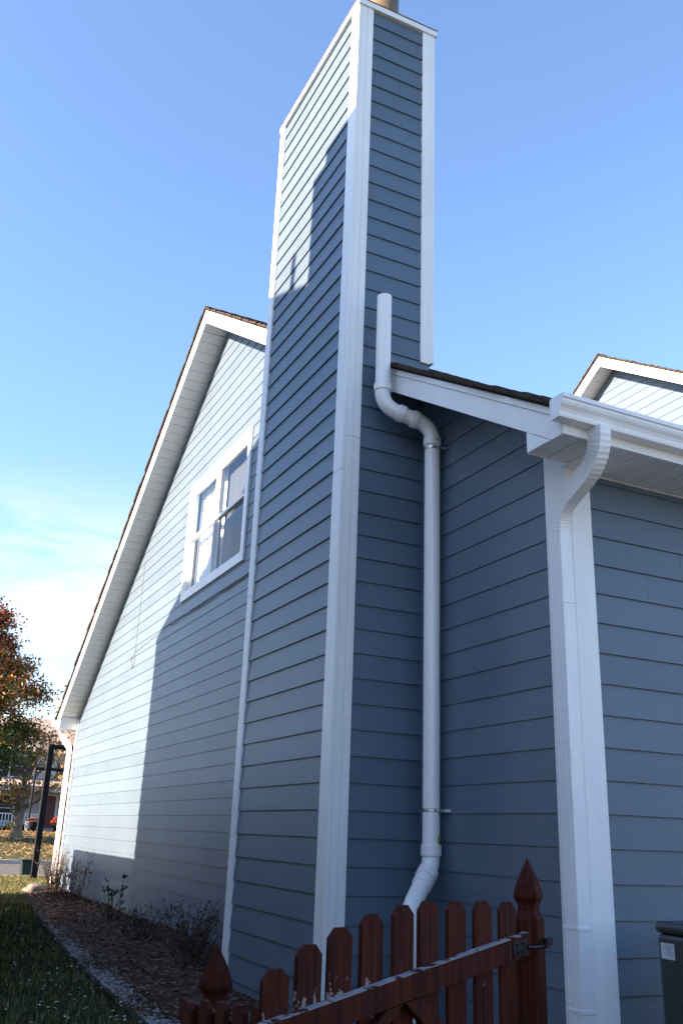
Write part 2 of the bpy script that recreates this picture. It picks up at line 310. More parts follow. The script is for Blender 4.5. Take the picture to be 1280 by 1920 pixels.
# mulch bed along the wall with a curved outer edge
EDGE = [(-1.75, -4.0), (-1.68, 0.5), (-1.60, 2.6), (-1.56, 4.0), (-1.46, 6.0), (-1.28, 8.3), (-1.05, 11.0), (-0.75, 13.6), (-0.5, 15.2), (-0.1, 16.0)]
def edge_x(y):
    for (a, ya), (b, yb) in zip(EDGE[:-1], EDGE[1:]):
        if ya <= y <= yb:
            t = (y-ya)/(yb-ya); return a + (b-a)*t
    return EDGE[-1][0]
mb = MB(); ny = 80; nx = 12
for j in range(ny+1):
    y = -4.0 + 20.0*j/ny
    for i in range(nx+1):
        t = i/nx; x = edge_x(y)*(1-t) + 0.02*t
        z = GZ + 0.006 + 0.07*math.sin(math.pi*min(1, t*1.6)*0.5)*0.8 + 0.012*math.sin(x*9+y*5)*t*(1-t)*4
        mb.v.append((x, y, z))
for j in range(ny):
    for i in range(nx): a = j*(nx+1)+i; mb.f.append((a, a+1, a+nx+2, a+nx+1)); mb.mi.append(0)
tag(mb.build('mulch_bed', M_MULCH, smooth=True), kind='structure')
def bed_z(x, y):
    ex = edge_x(y); t = max(0, min(1, (x-ex)/(0.02-ex))); return GZ + 0.006 + 0.056*math.sin(math.pi*min(1, t*1.6)*0.5)
# ------------------------------------------------------------------ the blue gable house
FX = -0.37                       # plane of the rake fascia
YR = 0.13                        # rear wall
YF = 15.35                       # front wall
YK = 1.8; ZK = 2.285+0.603*(YK-0.03); SK = 0.64
def fbN(y): return 2.285 + 0.603*(y-0.03) if y < YK else ZK + SK*(y-YK)      # fascia bottom, slope towards the camera (slightly flatter eave)
YA = 7.35; ZA = fbN(YA)
SF = 0.612
def fbF(y): return ZA - SF*(y-YA)            # fascia bottom, slope towards the street
house = empty('gable_house', (0,0,0), 'blue lap sided gable house with tall chimney and white trim in the foreground', 'house')
ZEF = fbF(YF+0.33)
def spanW(z):
    h0 = YR; h1 = YF
    if z > fbN(YR): h0 = 0.03 + (z-2.285)/0.603 if z < ZK else YK + (z-ZK)/SK
    if z > fbF(YF): h1 = YA - (z-ZA)/SF
    if h0 > h1+1e-4: return None
    return (h0, max(h0, h1))
WIN = (5.93, 8.50, 3.03, 4.79)   # outer edge of the casing
mb = MB(); lap(mb, (0,0,0), (0,1,0), (-1,0,0), -8, 40, spanW, holes=[(WIN[0]+0.05, WIN[1]-0.05, WIN[2]+0.05, WIN[3]-0.05)], seed=3, bottom=-1.12, d=0.0115)
# solid wall behind the boards (with the window opening left out)
zt = lambda y: fbN(y)+0.15 if y < YA else fbF(y)+0.15
def wallslab(mb, y0, y1, z0, z1=None):
    if z1 is None: p = [(y0, z0), (y1, z0), (y1, zt(y1)), (y0, zt(y0))]
    else: p = [(y0, z0), (y1, z0), (y1, z1), (y0, z1)]
    mb.prism(p, 0, 0.002, 0.14)
wy0, wy1, wz0, wz1 = WIN[0]+0.05, WIN[1]-0.05, WIN[2]+0.05, WIN[3]-0.05
wallslab(mb, YR+0.02, wy0, -1.12); wallslab(mb, wy0, YA, -1.12, wz0); wallslab(mb, YA, wy1, -1.12, wz0); wallslab(mb, wy0, YA, wz1); wallslab(mb, YA, wy1, wz1); wallslab(mb, wy1, YF-0.02, -1.12)
mb.build('side_wall', M_SID, house)
mb = MB(); lap(mb, (0,YR,0), (1,0,0), (0,-1,0), -8, 12, lambda z: (0.0, 7.6), seed=9, bottom=-1.12, top=2.19)
mb.box((0.15, YR+0.002, -1.12), (7.6, YR+0.14, 2.22)); mb.build('rear_wall', M_SID, house)
mb = MB(); mb.box((0.15, YF-0.14, -1.12), (7.6, YF, 1.9)); mb.box((7.46, YR+0.15, -1.12), (7.6, YF-0.15, 1.9)); mb.build('front_wall', M_SID, house)
mb = MB(); mb.box((0.025, YR+0.03, GZ-0.3), (7.57, YF-0.02, -1.121)); mb.build('foundation', M_CONC, house)
# corner boards: two boards each with a seam
def corner(name, parts, parent, mat=M_WHITE):
    mb = MB()
    for a, b in parts: mb.box(a, b)
    return mb.build(name, mat, parent, bevel=0.002)
corner('corner_board', [((-0.026, YR-0.024, -1.14), (0.001, 0.312, 2.3)), ((0.0025, YR-0.024, -1.14), (0.155, YR-0.001, 2.17))], house)
corner('corner_board', [((-0.026, YF-0.13, -1.14), (0.001, YF+0.026, 2.0)), ((0.0025, YF+0.001, -1.14), (0.13, YF+0.024, 2.0))], house)
# roof: decks plus rows of shingles
def roof_mesh(x0, x1, ya, za, slope_n, yn, slope_f, yf, ov=0.03, seed=5, top=0.205, rows=0.145, fs=None, knee=None):
    """za: fascia-bottom height at ridge ya"""
    rnd = random.Random(seed); mb = MB()
    for s, ye, sl in ((-1, yn, slope_n), (1, yf, slope_f)):
        f = (fs[0] if s < 0 else fs[1]) if fs else (lambda y: za - sl*abs(y-ya))
        for p, q in (((ya, knee), (knee, ye)) if (knee and s < 0) else ((ya, ye),)):
            mb.hexa([(x0,p,f(p)+top),(x1,p,f(p)+top),(x1,q,f(q)+top),(x0,q,f(q)+top),(x0,p,f(p)+top+0.016),(x1,p,f(p)+top+0.016),(x1,q,f(q)+top+0.016),(x0,q,f(q)+top+0.016)])
        L = abs(ye-ya); n = int(L/rows)
        for i in range(n+1):
            a = ye - s*(L*i/(n+0.0)) + s*0.02; b = ye - s*(L*(i+1.25)/n)
            if s*(b-ya) < 0: b = ya
            if abs(a-b) < 0.02: continue
            o = ov + rnd.uniform(-0.008, 0.014); t0 = top+0.0165+0.026+rnd.uniform(0, 0.012)
            za_, zb_ = f(a), f(b); x0r = x0-o
            mb.hexa([(x0r,a,za_+top+0.0165),(x1+ov,a,za_+top+0.0165),(x1+ov,b,zb_+top+0.0168),(x0r,b,zb_+top+0.0168),(x0r,a,za_+t0+0.008),(x1+ov,a,za_+t0+0.008),(x1+ov,b,zb_+top+0.030),(x0r,b,zb_+top+0.030)])
    n = int((x1-x0)/0.2)
    for i in range(n+1):     # ridge caps
        xa = x0 + i*0.2 - 0.02; h = za+top+0.055+rnd.uniform(0, 0.006)
        for s, sl in ((-1, slope_n), (1, slope_f)):
            mb.hexa([(xa,ya,h),(xa+0.26,ya,h-0.005),(xa+0.26,ya+s*0.14,h-0.14*sl-0.005),(xa,ya+s*0.14,h-0.14*sl),(xa,ya,h+0.012),(xa+0.26,ya,h+0.003),(xa+0.26,ya+s*0.14,h-0.14*sl+0.003),(xa,ya+s*0.14,h-0.14*sl+0.012)])
    return mb
roof = roof_mesh(FX-0.012, 7.9, YA, ZA, 0.603, -0.33, 0.64, YF+0.35, fs=(fbN, fbF), knee=YK).build('roof', M_SHING, house)
# rake fascias with a drip strip on top
def rake(mb, x, t, y0, y1, f, z0, z1):
    mb.hexa([(x,y0,f(y0)+z0),(x+t,y0,f(y0)+z0),(x+t,y1,f(y1)+z0),(x,y1,f(y1)+z0),(x,y0,f(y0)+z1),(x+t,y0,f(y0)+z1),(x+t,y1,f(y1)+z1),(x,y1,f(y1)+z1)])
mb = MB(); rake(mb, FX, 0.022, -0.185, 1.81, fbN, 0, 0.155); mb.prism([(-0.1855, 2.149), (-0.1855, fbN(-0.1855)+0.155), (-0.281, fbN(-0.281)+0.155), (-0.281, 2.149)], 0, FX, FX+0.022); rake(mb, FX-0.010, 0.03, -0.285, 1.80, fbN, 0.156, 0.203); mb.build('rake_fascia', M_WHITE, house, bevel=0.002)
mb = MB(); rake(mb, FX, 0.022, 3.715, YA, fbN, 0, 0.155); rake(mb, FX-0.010, 0.03, 3.715, YA, fbN, 0.156, 0.203); mb.build('rake_fascia', M_WHITE, house, bevel=0.002)
mb = MB(); rake(mb, FX, 0.022, YA, YF+0.3, fbF, 0, 0.155); rake(mb, FX-0.010, 0.03, YA, YF+0.31, fbF, 0.156, 0.203); mb.build('rake_fascia', M_WHITE, house, bevel=0.002)
def soffit_rake(y0, y1, f, w=0.145):
    mb = MB(); n = max(1, int(abs(y1-y0)/w))
    for i in range(n):
        a = y0 + (y1-y0)*i/n; b = y0 + (y1-y0)*(i+1)/n - (0.013 if y1 > y0 else -0.013)
        x0, x1 = FX+0.0225, 0.001
        mb.hexa([(x0,a,f(a)+0.03),(x1,a,f(a)+0.03),(x1,b,f(b)+0.03),(x0,b,f(b)+0.03),(x0,a,f(a)+0.042),(x1,a,f(a)+0.042),(x1,b,f(b)+0.042),(x0,b,f(b)+0.042)])
    x0, x1 = FX+0.0225, 0.001
    mb.hexa([(x0,y0,f(y0)+0.043),(x1,y0,f(y0)+0.043),(x1,y1,f(y1)+0.043),(x0,y1,f(y1)+0.043),(x0,y0,f(y0)+0.05),(x1,y0,f(y0)+0.05),(x1,y1,f(y1)+0.05),(x0,y1,f(y1)+0.05)])
    return mb.build('rake_soffit', M_VINYL, house)
soffit_rake(0.05, 1.83, fbN); soffit_rake(3.70, YA-0.01, fbN); soffit_rake(YA+0.01, YF+0.0, fbF)
# eave return box, eave soffit, eave fascia (rear)
ZS = 2.152
mb = MB(); mb.prism([(0.03, ZS), (-0.185, ZS), (0.03, fbN(0.03)-0.002)], 0, FX+0.002, FX+0.02); mb.box((FX+0.021, 0.028, ZS), (-0.001, 0.046, 2.30)); mb.build('eave_return', M_WHITE, house)
mb = MB(); x = FX+0.021
while x < 7.6:
    mb.box((x, -0.281, ZS+0.004), (x+0.141, 0.027 if x < -0.1 else YR-0.026, ZS+0.012)); mb.box((x+0.134, -0.281, ZS-0.003), (x+0.145, 0.027 if x < -0.1 else YR-0.026, ZS+0.0035), mi=1); x += 0.145
mb.box((FX+0.021, -0.281, ZS+0.0125), (7.6, 0.027, ZS+0.02)); mb.box((0.002, 0.0275, ZS+0.0125), (7.6, YR-0.003, ZS+0.02)); mb.box((0.157, YR-0.025, ZS-0.006), (7.6, YR-0.014, ZS+0.003)); mb.build('eave_soffit', [M_SOFF, M_WHITE], house)
mb = MB(); mb.box((FX, -0.302, ZS-0.004), (7.9, -0.2825, ZS+0.155)); mb.build('eave_fascia', M_WHITE, house, bevel=0.002)
# K-style gutter
def gutter(x0, x1, yb, zb, s, parent, w=0.115, h=0.125):
    pr = [(0,0),(0.072,0),(0.076,0.012),(0.079,0.03),(0.088,0.048),(0.103,0.066),(0.109,0.082),(0.110,0.095),(0.119,0.100),(0.119,h),(0.105,h),(0.105,h-0.006),(0.112,h-0.006),(0.112,0.106),(0.103,0.1),(0.1,0.083),(0.083,0.055),(0.071,0.032),(0.068,0.006),(0.004,0.006),(0.004,h),(0,h)]
    mb = MB(); mb.prism([(yb+s*a, zb+b) for a, b in pr], 0, x0, x1)
    g = mb.build('gutter', M_ALU, parent)
    for xe in (x0-0.0025, x1):
        e = MB(); e.prism([(yb+s*(a-0.001), zb-0.002+b*1.02) for a, b in pr[:10]] + [(yb, zb+h)], 0, xe, xe+0.002); e.build('end_cap', M_ALU, g)
    return g
gut = gutter(-0.455, 7.9, -0.3035, 2.205, -1, house)
mb = MB(); mb.box((-0.445, -0.303, 2.215), (FX-0.001, -0.285, 2.33)); mb.build('gutter_end_block', M_ALU, gut)
# corrugated downspouts
def corr(w, d, n=5, rib=0.0032):
    p = []
    for i in range(n*2+1):
        t = -w/2 + w*i/(n*2); p.append((t, d/2 + (rib if i % 2 else 0)))
    for i in range(5): p.append((w/2, d/2 - d*(i+1)/6))
    for i in range(n*2+1):
        t = w/2 - w*i/(n*2); p.append((t, -d/2 - (rib if i % 2 else 0)))
    for i in range(5): p.append((-w/2, -d/2 + d*(i+1)/6))
    return [(b, a) for a, b in p]
def downspout(path, xdir, w, d, parent, crimps, straps=()):
    mb = MB(); pts = []; sc = []
    for i, q in enumerate(path): pts.append(Vector(q)); sc.append(1.0)
    full = []; fs = []
    for i in range(len(pts)-1):
        full.append(pts[i]); fs.append(1.0)
        for c0, c1 in crimps:
            if c0 <= i < c1:
                full.append(pts[i].lerp(pts[i+1], 0.5)); fs.append(0.965)
    full.append(pts[-1]); fs.append(1.0)
    mb.sweep(full, corr(d, w), xdir, scales=fs)
    return mb.build('downspout', M_ALU, parent, bevel=0.0)
P0 = Vector((-0.165, -0.355, 2.21)); P1 = Vector((-0.150, -0.345, 2.03)); P2 = Vector((-0.065, 0.14, 1.84)); 
path = bez([(P0,0),(Vector((-0.150,-0.345,2.035)),0.16),(Vector((-0.074,0.135,1.875)),0.16),(Vector((-0.072,0.135,-1.12)),0)], 10)
ds = downspout(path, (1,0,0), 0.074, 0.115, house, [(1,11),(12,22)])
for z in (1.30, -0.42, -0.80):
    b = MB(); b.box((-0.113, 0.074, z), (-0.0265, 0.196, z+0.022 if z < 1 else z+0.006)); b.build('strap', M_ALU, ds, bevel=0.003)
# far corner: gutter end, fascia, downspout on the street side
ZF = fbF(YF+0.3)
mb = MB(); mb.prism([(YF-0.02, ZF-0.02), (YF+0.30, ZF-0.02), (YF+0.30, fbF(YF+0.30)-0.002), (YF-0.02, fbF(YF-0.02)-0.002)], 0, FX+0.002, FX+0.02); mb.box((FX+0.021, YF-0.018, ZF-0.02), (7.6, YF+0.28, ZF-0.01)); mb.box((FX+0.021, YF-0.02, ZF-0.009), (-0.001, YF-0.002, fbF(YF)+0.03)); mb.box((FX+0.021,YF+0.281,ZF-0.02),(7.9,YF+0.3,ZF+0.14)); mb.build('eave_return', M_WHITE, house)
gutter(-0.455, 7.9, YF+0.302, ZF+0.03, 1, house)
path = bez([(Vector((-0.25,YF+0.35,ZF+0.03)),0),(Vector((-0.24,YF+0.34,ZF-0.12)),0.06),(Vector((-0.10,YF+0.06,ZF-0.38)),0.08),(Vector((-0.10,YF+0.05,-1.15)),0)], 5)
downspout(path, (1,0,0), 0.075, 0.10, house, [])
# ------------------------------------------------------------------ window in the gable
def window(y0, y1, z0, z1):
    cw = 0.098
    mb = MB(); X0, X1 = -0.034, 0.01
    mb.box((X0, y0, z0), (X1, y1, z0+cw)); mb.box((X0, y0, z1-cw), (X1, y1, z1)); mb.box((X0, y0, z0+cw+0.0005), (X1, y0+cw, z1-cw-0.0005)); mb.box((X0, y1-cw, z0+cw+0.0005), (X1, y1, z1-cw-0.0005))
    fr = mb.build('window', M_WHITE, house, bevel=0.002)
    a0, a1, b0, b1 = y0+cw, y1-cw, z0+cw, z1-cw; ym = (a0+a1)/2
    mb = MB(); f = 0.035
    mb.box((-0.03, ym-0.035, b0), (0.07, ym+0.035, b1))
    mb.box((-0.028, a0+0.0005, b0+0.0005), (0.07, a0+f, b1-0.0005)); mb.box((-0.028, a1-f, b0+0.0005), (0.07, a1-0.0005, b1-0.0005)); 
    for u, v in ((a0+f+0.0005, ym-0.0355), (ym+0.0355, a1-f-0.0005)):
        mb.box((-0.028, u, b0+0.0005), (0.07, v, b0+f)); mb.box((-0.028, u, b1-f), (0.07, v, b1-0.0005))
    mb.build('frame', M_VINYL, fr, bevel=0.002)
    for u, v, scr in ((a0+f, ym-0.035, True), (ym+0.035, a1-f, False)):
        zm = (b0+b1)/2 + 0.02; s = 0.045
        for lo, hi, xs in ((zm-0.02, b1-f, -0.008), (b0+f, zm+0.025, 0.022)):
            mb = MB()
            mb.box((xs, u+0.001, lo), (xs+0.028, u+s, hi)); mb.box((xs, v-s, lo), (xs+0.028, v-0.001, hi)); mb.box((xs, u+s+0.0004, lo), (xs+0.028, v-s-0.0004, lo+s)); mb.box((xs, u+s+0.0004, hi-s), (xs+0.028, v-s-0.0004, hi))
            mb.build('sash', M_VINYL, fr, bevel=0.002)
            g = MB(); g.box((xs+0.012, u+s-0.004, lo+s-0.004), (xs+0.016, v-s+0.004, hi-s+0.004)); g.build('pane', M_GLASS, fr)
    # curtains and the room behind
    def curtain(u, v, zl, zh, x, amp, mat=None):
        mb = MB(); n = 60
        for i in range(n+1):
            y = u+(v-u)*i/n; xx = x + amp*math.sin(i*0.9)+amp*0.6*math.sin(i*0.37+1)
            mb.v += [(xx, y, zl), (xx+amp*0.3, y, zh)]
        for i in range(n): mb.f.append((2*i, 2*i+2, 2*i+3, 2*i+1)); mb.mi.append(0)
        return mb.build('curtain' if mat is None else 'blind', mat or M_CURT, fr, smooth=True)
    curtain(ym+0.07, a1-0.02, b0-0.05, b1+0.05, 0.13, 0.014)
    curtain(a0+0.02, ym-0.05, zm-0.02, b1+0.05, 0.12, 0.004, M_BLIND)
    curtain(ym-0.26, ym-0.06, b0-0.05, zm+0.2, 0.14, 0.014, M_BLIND)
    mb = MB(); mb.box((2.2, y0-1, z0-1), (2.24, y1+1, z1+0.6)); mb.box((0.15, y0-1, z0-1.04), (2.24, y1+1, z0-1)); mb.box((0.15, y0-1, z1+0.6), (2.24, y1+1, z1+0.64)); mb.box((0.15, y0-1.04, z0-1), (2.2, y0-1, z1+0.6)); mb.box((0.15, y1+1, z0-1), (2.2, y1+1.04, z1+0.6)); mb.build('room', M_ROOM, fr)
window(*WIN)
# ------------------------------------------------------------------ chimney chase
CX, CY0, CY1, CZT = -0.70, 1.838, 3.685, 7.25
ch = MB(); lap(ch, (CX,0,0), (0,1,0), (-1,0,0), -8, 42, lambda z: (CY0+0.10, CY1-0.08), seed=21, top=CZT-0.01, bottom=-1.15)
lap(ch, (0,CY0,0), (1,0,0), (0,-1,0), -8, 42, lambda z: (CX+0.05, 0.0 if z < 3.55 else 0.05), seed=22, top=CZT-0.01, bottom=-1.15)
ch.box((CX+0.002, CY0+0.002, -1.15), (0.05, CY1-0.002, CZT-0.005))
lap(ch, (0,CY1,0), (1,0,0), (0,1,0), -8, 42, lambda z: (CX+0.05, 0.05), seed=24, top=CZT-0.01, bottom=-1.15)
chim = ch.build('chimney', M_SID, house)
def cboard(parts, lab=None):
    mb = MB()
    for a, b in parts: mb.box(a, b)
    return mb.build('corner_board', M_WHITE, chim, bevel=0.0018)
ZB = -1.17; XN0 = CX-0.026; YN0 = CY0-0.026
for z0, z1 in ((ZB, 2.608), (2.611, CZT-0.002)):
    zz = 3.05 if z0 > 0 else 3.05
    cboard([((XN0, YN0+0.0, z0), (CX+0.002, CY0+0.125, z1))])
for z0, z1 in ((ZB, 2.888), (2.891, CZT-0.002)):
    cboard([((CX+0.0035, YN0+0.001, z0), (CX+0.082-0.02, CY0+0.001, z1)), ((CX+0.064, YN0+0.0025, z0), (CX+0.125, CY0+0.001, z1))])
for z0, z1 in ((ZB, 2.0), (2.003, CZT-0.002)):
    cboard([((XN0, CY1-0.10, z0), (CX+0.002, CY1+0.026, z1))])
cboard([((CX+0.003, CY1, ZB), (CX+0.12, CY1+0.024, CZT-0.002))])
cboard([((-0.043, YN0+0.001, 3.70), (0.052, CY0+0.0015, CZT-0.002)), ((0.0535, YN0+0.002, 3.715), (0.085, CY0+0.12, CZT-0.002))])
mb = MB(); mb.box((-0.012, CY0-0.018, -1.12), (0.0, CY0+0.0, 3.2)); mb.box((-0.016, CY0-0.03, -1.12), (-0.0005, CY0-0.0185, 3.2)); mb.build('inside_corner_trim', M_SID, chim)
# cap: sheet metal with drip lip, mortar-like top, flue
M_CAPW = pmat('white_cap_metal', (0.72, 0.74, 0.74), 0.4, 0.5, col2=(0.80, 0.81, 0.81), vscale=3)
M_COP = pmat('rusted_metal_top', (0.16, 0.085, 0.055), 0.6, 0.4, 0.3, var=0.4, vscale=14, bump=0.3, bscale=40)
M_TAN = pmat('tan_flue_metal', (0.17, 0.125, 0.075), 0.5, 0.5, 0.35, var=0.2, vscale=6, bump=0.1)
mb = MB(); mb.box((CX-0.038, CY0-0.040, CZT), (0.102, CY1+0.034, CZT+0.062)); cap = mb.build('cap', M_CAPW, chim, bevel=0.003)
mb = MB(); mb.box((CX-0.042, CY0-0.044, CZT+0.0625), (0.106, CY1+0.038, CZT+0.072)); n = 14
for i in range(n): 
    x = CX + 0.1 + i*0.05; mb.box((x, CY0-0.03+0.02*random.random(), CZT+0.0725), (x+0.04, CY0+0.1, CZT+0.08+0.01*random.random()))
mb.build('cap_top', M_COP, chim)
mb = MB(); c = Vector((-0.33, 2.13, 0)); prof = [(0.15,7.31),(0.15,7.36),(0.165,7.37),(0.165,7.9),(0.15,7.92),(0.11,7.93)]
mb.tube([c+Vector((0,0,z)) for r, z in prof], [r for r, z in prof], 32); mb.build('flue', M_TAN, chim, smooth=True)
mb = MB(); mb.tube([c+Vector((-0.02,-0.0,7.318)), c+Vector((-0.02,0,7.345))], [0.19,0.165], 32); mb.build('flue_collar', M_GALV, chim, smooth=True)
# ------------------------------------------------------------------ PVC vent pipe
pr_ = 0.059
up_x, up_y, lo_x, lo_y = -0.482, 1.645, -0.098, 1.535
pA = Vector((up_x, up_y, 4.085)); pB = Vector((up_x+0.002, up_y, 3.115)); pC = Vector((lo_x, lo_y, 2.985)); pD = Vector((lo_x, lo_y, -0.17)); pE = Vector((-0.36, 1.36, -0.43)); pF = Vector((-0.39, 1.32, -1.25))
mb = MB(); pts = bez([(pA,0),(pB,0.125),(pC,0.125),(pD,0.07),(pE,0.10),(pF,0)], 10)
mb.tube(pts, pr_, 32, cap=False); mb.tube([pA, pA-Vector((0,0,0.2))], pr_-0.005, 32, cap=False)
pipe = mb.build('vent_pipe', M_PVC, house, smooth=True)
def sleeve(a, b, r, name='coupling', mat=M_PVC, n=32):
    mb = MB(); a = Vector(a); b = Vector(b); d = (b-a).normalized()
    mb.tube([a, a+d*0.003, b-d*0.003, b], [r-0.003, r, r, r-0.003], n); return mb.build(name, mat, pipe, smooth=True)
dBC = (pC-pB).normalized(); dDE = (pE-pD).normalized()
sleeve(pB+Vector((0,0,0.125)), pB+Vector((0,0,0.185)), pr_+0.010)
sleeve(pB+dBC*0.125, pB+dBC*0.185, pr_+0.010)
sleeve(pC-dBC*0.125, pC-dBC*0.175, pr_+0.010); sleeve(pC-dBC*0.112, pC-dBC*0.124, pr_+0.0065)
sleeve(pC-Vector((0,0,0.10)), pC-Vector((0,0,0.165)), pr_+0.010)
sleeve(pD+Vector((0,0,0.06)), pD+Vector((0,0,0.13)), pr_+0.010)
sleeve(pD+dDE*0.05, pD+dDE*0.12, pr_+0.010); sleeve(pD+dDE*0.125, pD+dDE*0.19, pr_+0.0065)
for z in (pC.z-0.19, 0.175):
    cl = sleeve((lo_x, lo_y, z-0.011), (lo_x, lo_y, z+0.011), pr_+0.0035, 'clamp', M_GALV)
    b = MB(); b.box((lo_x+pr_*0.2, lo_y-pr_-0.012, z-0.010), (-0.002, lo_y-pr_+0.004, z+0.010)); b.box((-0.017, lo_y-pr_-0.05, z-0.0105), (-0.0145, lo_y-pr_-0.0125, z+0.0105)); b.tube([(-0.03, lo_y-pr_-0.02, z), (-0.03, lo_y-pr_-0.005, z)], 0.007, 6); b.build('bracket', M_GALV, pipe, bevel=0.001)
# yellow sticker curved round the pipe
M_STICK = pmat('faded_yellow_label', (0.42, 0.44, 0.05), 0.5, var=0.1, vscale=20)
M_INK = pmat('label_ink', (0.05, 0.06, 0.02), 0.6)
def stick(r, a0, a1, z0, z1, mat, name):
    mb = MB(); n = 12
    for i in range(n+1):
        a = math.radians(a0+(a1-a0)*i/n); mb.v += [(lo_x+r*math.cos(a), lo_y+r*math.sin(a), z0), (lo_x+r*math.cos(a), lo_y+r*math.sin(a), z1)]
    for i in range(n): mb.f.append((2*i, 2*i+2, 2*i+3, 2*i+1)); mb.mi.append(0)
    return mb.build(name, mat, pipe, smooth=True)
stick(pr_+0.0008, -75, 10, -0.10, 0.02, M_STICK, 'sticker')
stick(pr_+0.0014, -52, -48, -0.07, -0.03, M_INK, 'sticker_mark'); stick(pr_+0.0014, -45, -41, -0.075, -0.025, M_INK, 'sticker_mark')
M_PRINT = pmat('pipe_print_ink', (0.12,0.12,0.13), 0.7)
for i in range(7): stick(pr_+0.0107, -100+i*9, -94+i*9, pC.z-0.135, pC.z-0.125 if i % 3 else pC.z-0.120, M_PRINT, 'print_mark')
for i in range(9): stick(pr_+0.0006, -62, -57, 0.95+i*0.05, 0.975+i*0.05+0.012*(i % 2), M_PRINT, 'print_mark')
# cable run along the wall
def cable(pts, r, name, mat, parent=house, n=6):
    mb = MB(); mb.tube(pts, r, n); return mb.build(name, mat, parent, smooth=True)
def wobble(a, b, n, amp, seed, x=-0.02):
    rnd = random.Random(seed); out = []
    for i in range(n+1):
        t = i/n; y = a[0]+(b[0]-a[0])*t; z = a[1]+(b[1]-a[1])*t
        out.append((x-abs(rnd.gauss(0, amp*0.3)), y, z+rnd.gauss(0, amp)*(0 < i < n)))
    return out
cable(wobble((3.9, 2.82), (9.3, 2.82), 60, 0.003, 1), 0.004, 'cable', M_BLACKW)
cable(wobble((4.2, 2.80), (7.9, 2.80), 24, 0.007, 2), 0.006, 'cable', M_BLACKW)
cable(wobble((5.9, 2.79), (9.0, 2.80), 16, 0.010, 3), 0.005, 'cable', M_BLACKW)
M_GREYW = pmat('grey_wire', (0.16, 0.16, 0.16), 0.5)
cable(wobble((9.2, 2.80), (11.0, 2.72), 14, 0.006, 4), 0.0035, 'cable', M_GREYW)
cable([(-0.018, 11.0-0.0*i, 2.66+i*0.2) for i in range(9)], 0.004, 'hanging_wire', M_GREYW)
cable([(-0.025, 11.08+0.12*math.cos(a*0.7), 2.58+0.10*math.sin(a*0.7)) for a in range(22)], 0.005, 'wire_coil', M_GREYW)
place(house, (3.6, 7.5, GZ))
# ------------------------------------------------------------------ the taller blue gable behind
h2 = empty('gable_house', (0,0,0), 'sunlit blue house gable rising behind the near gutter at the right edge', 'house')
X2 = 8.0; YA2 = 8.07; ZA2 = 8.72; S2 = 0.65
f2 = lambda y: ZA2 - S2*abs(y-YA2)
mb = MB()
def span2(z):
    w = (ZA2-z)/S2
    return None if w < 0.01 else (max(YA2-w, YA2-6), min(YA2+w, YA2+6))
lap(mb, (X2,0,0), (0,1,0), (-1,0,0), -6, 48, span2, seed=31, d=0.012)
mb.prism([(YA2-5.98, GZ), (YA2+5.98, GZ), (YA2+5.98, f2(YA2+5.98)+0.1), (YA2, ZA2+0.1), (YA2-5.98, f2(YA2-5.98)+0.1)], 0, X2+0.002, X2+8)
mb.build('side_wall', M_SID, h2)
roof_mesh(X2-0.36, X2+8.2, YA2, ZA2, S2, YA2-6.3, S2, YA2+6.3, seed=8).build('roof', M_SHING, h2)
for s in (-1, 1):
    mb = MB(); rake(mb, X2-0.35, 0.022, YA2, YA2+s*6.25, f2, 0, 0.155); rake(mb, X2-0.36, 0.03, YA2, YA2+s*6.25, f2, 0.156, 0.203); mb.build('rake_fascia', M_WHITE, h2)
    mb = MB()
    for i in range(42):
        a = YA2+s*(0.01+i*0.145); b = a+s*0.139
        mb.hexa([(X2-0.327,a,f2(a)+0.03),(X2,a,f2(a)+0.03),(X2,b,f2(b)+0.03),(X2-0.327,b,f2(b)+0.03),(X2-0.327,a,f2(a)+0.045),(X2,a,f2(a)+0.045),(X2,b,f2(b)+0.045),(X2-0.327,b,f2(b)+0.045)])
    mb.build('rake_soffit', M_VINYL, h2)
place(h2, (X2+4, YA2, GZ))
# ------------------------------------------------------------------ neighbour's house on the sunny side (it throws the shade)
M_SID3 = siding_mat('cream_siding_paint', (0.66, 0.61, 0.55), 1)
nb = empty('neighbour_house', (0,0,0), 'cream gabled house with a chimney across the side yard, shading the blue wall', 'house')
NX = -7.0; NYA = 4.72; NZA = 8.3; SA = 0.466; SB = 0.42; NY1 = 9.98; NY0 = -5.0
nf = lambda y: NZA - (SA if y > NYA else SB)*abs(y-NYA)
mb = MB(); lap(mb, (NX,0,0), (0,1,0), (1,0,0), -7, 46, lambda z: None if z > NZA-0.2 else (max(NY0, NYA-(NZA-0.2-z)/SB), min(NY1-0.02, NYA+(NZA-0.2-z)/SA)), seed=41)
mb.prism([(NY0, GZ-0.1), (NY1-0.02, GZ-0.1), (NY1-0.02, nf(NY1)-0.05), (NYA, NZA-0.05), (NY0, nf(NY0)-0.05)], 0, NX-9, NX-0.002)
mb.build('side_wall', M_SID3, nb)
mb = MB()
for a, b in ((NYA, NY1), (NY0-0.1, NYA)): mb.hexa([(NX-9.3,a,nf(a)-0.08),(NX+0.15,a,nf(a)-0.08),(NX+0.15,b,nf(b)-0.08),(NX-9.3,b,nf(b)-0.08),(NX-9.3,a,nf(a)),(NX+0.15,a,nf(a)),(NX+0.15,b,nf(b)),(NX-9.3,b,nf(b))])
mb.build('roof', M_SHING, nb)
mb = MB(); mb.box((-7.0, 1.15, GZ-0.1), (-6.3, 2.95, 8.46)); nc = mb.build('chimney', M_SID3, nb); mb = MB(); mb.box((-6.9, 1.45, 8.461), (-6.4, 2.68, 8.66)); mb.build('cap', M_GALV, nc)
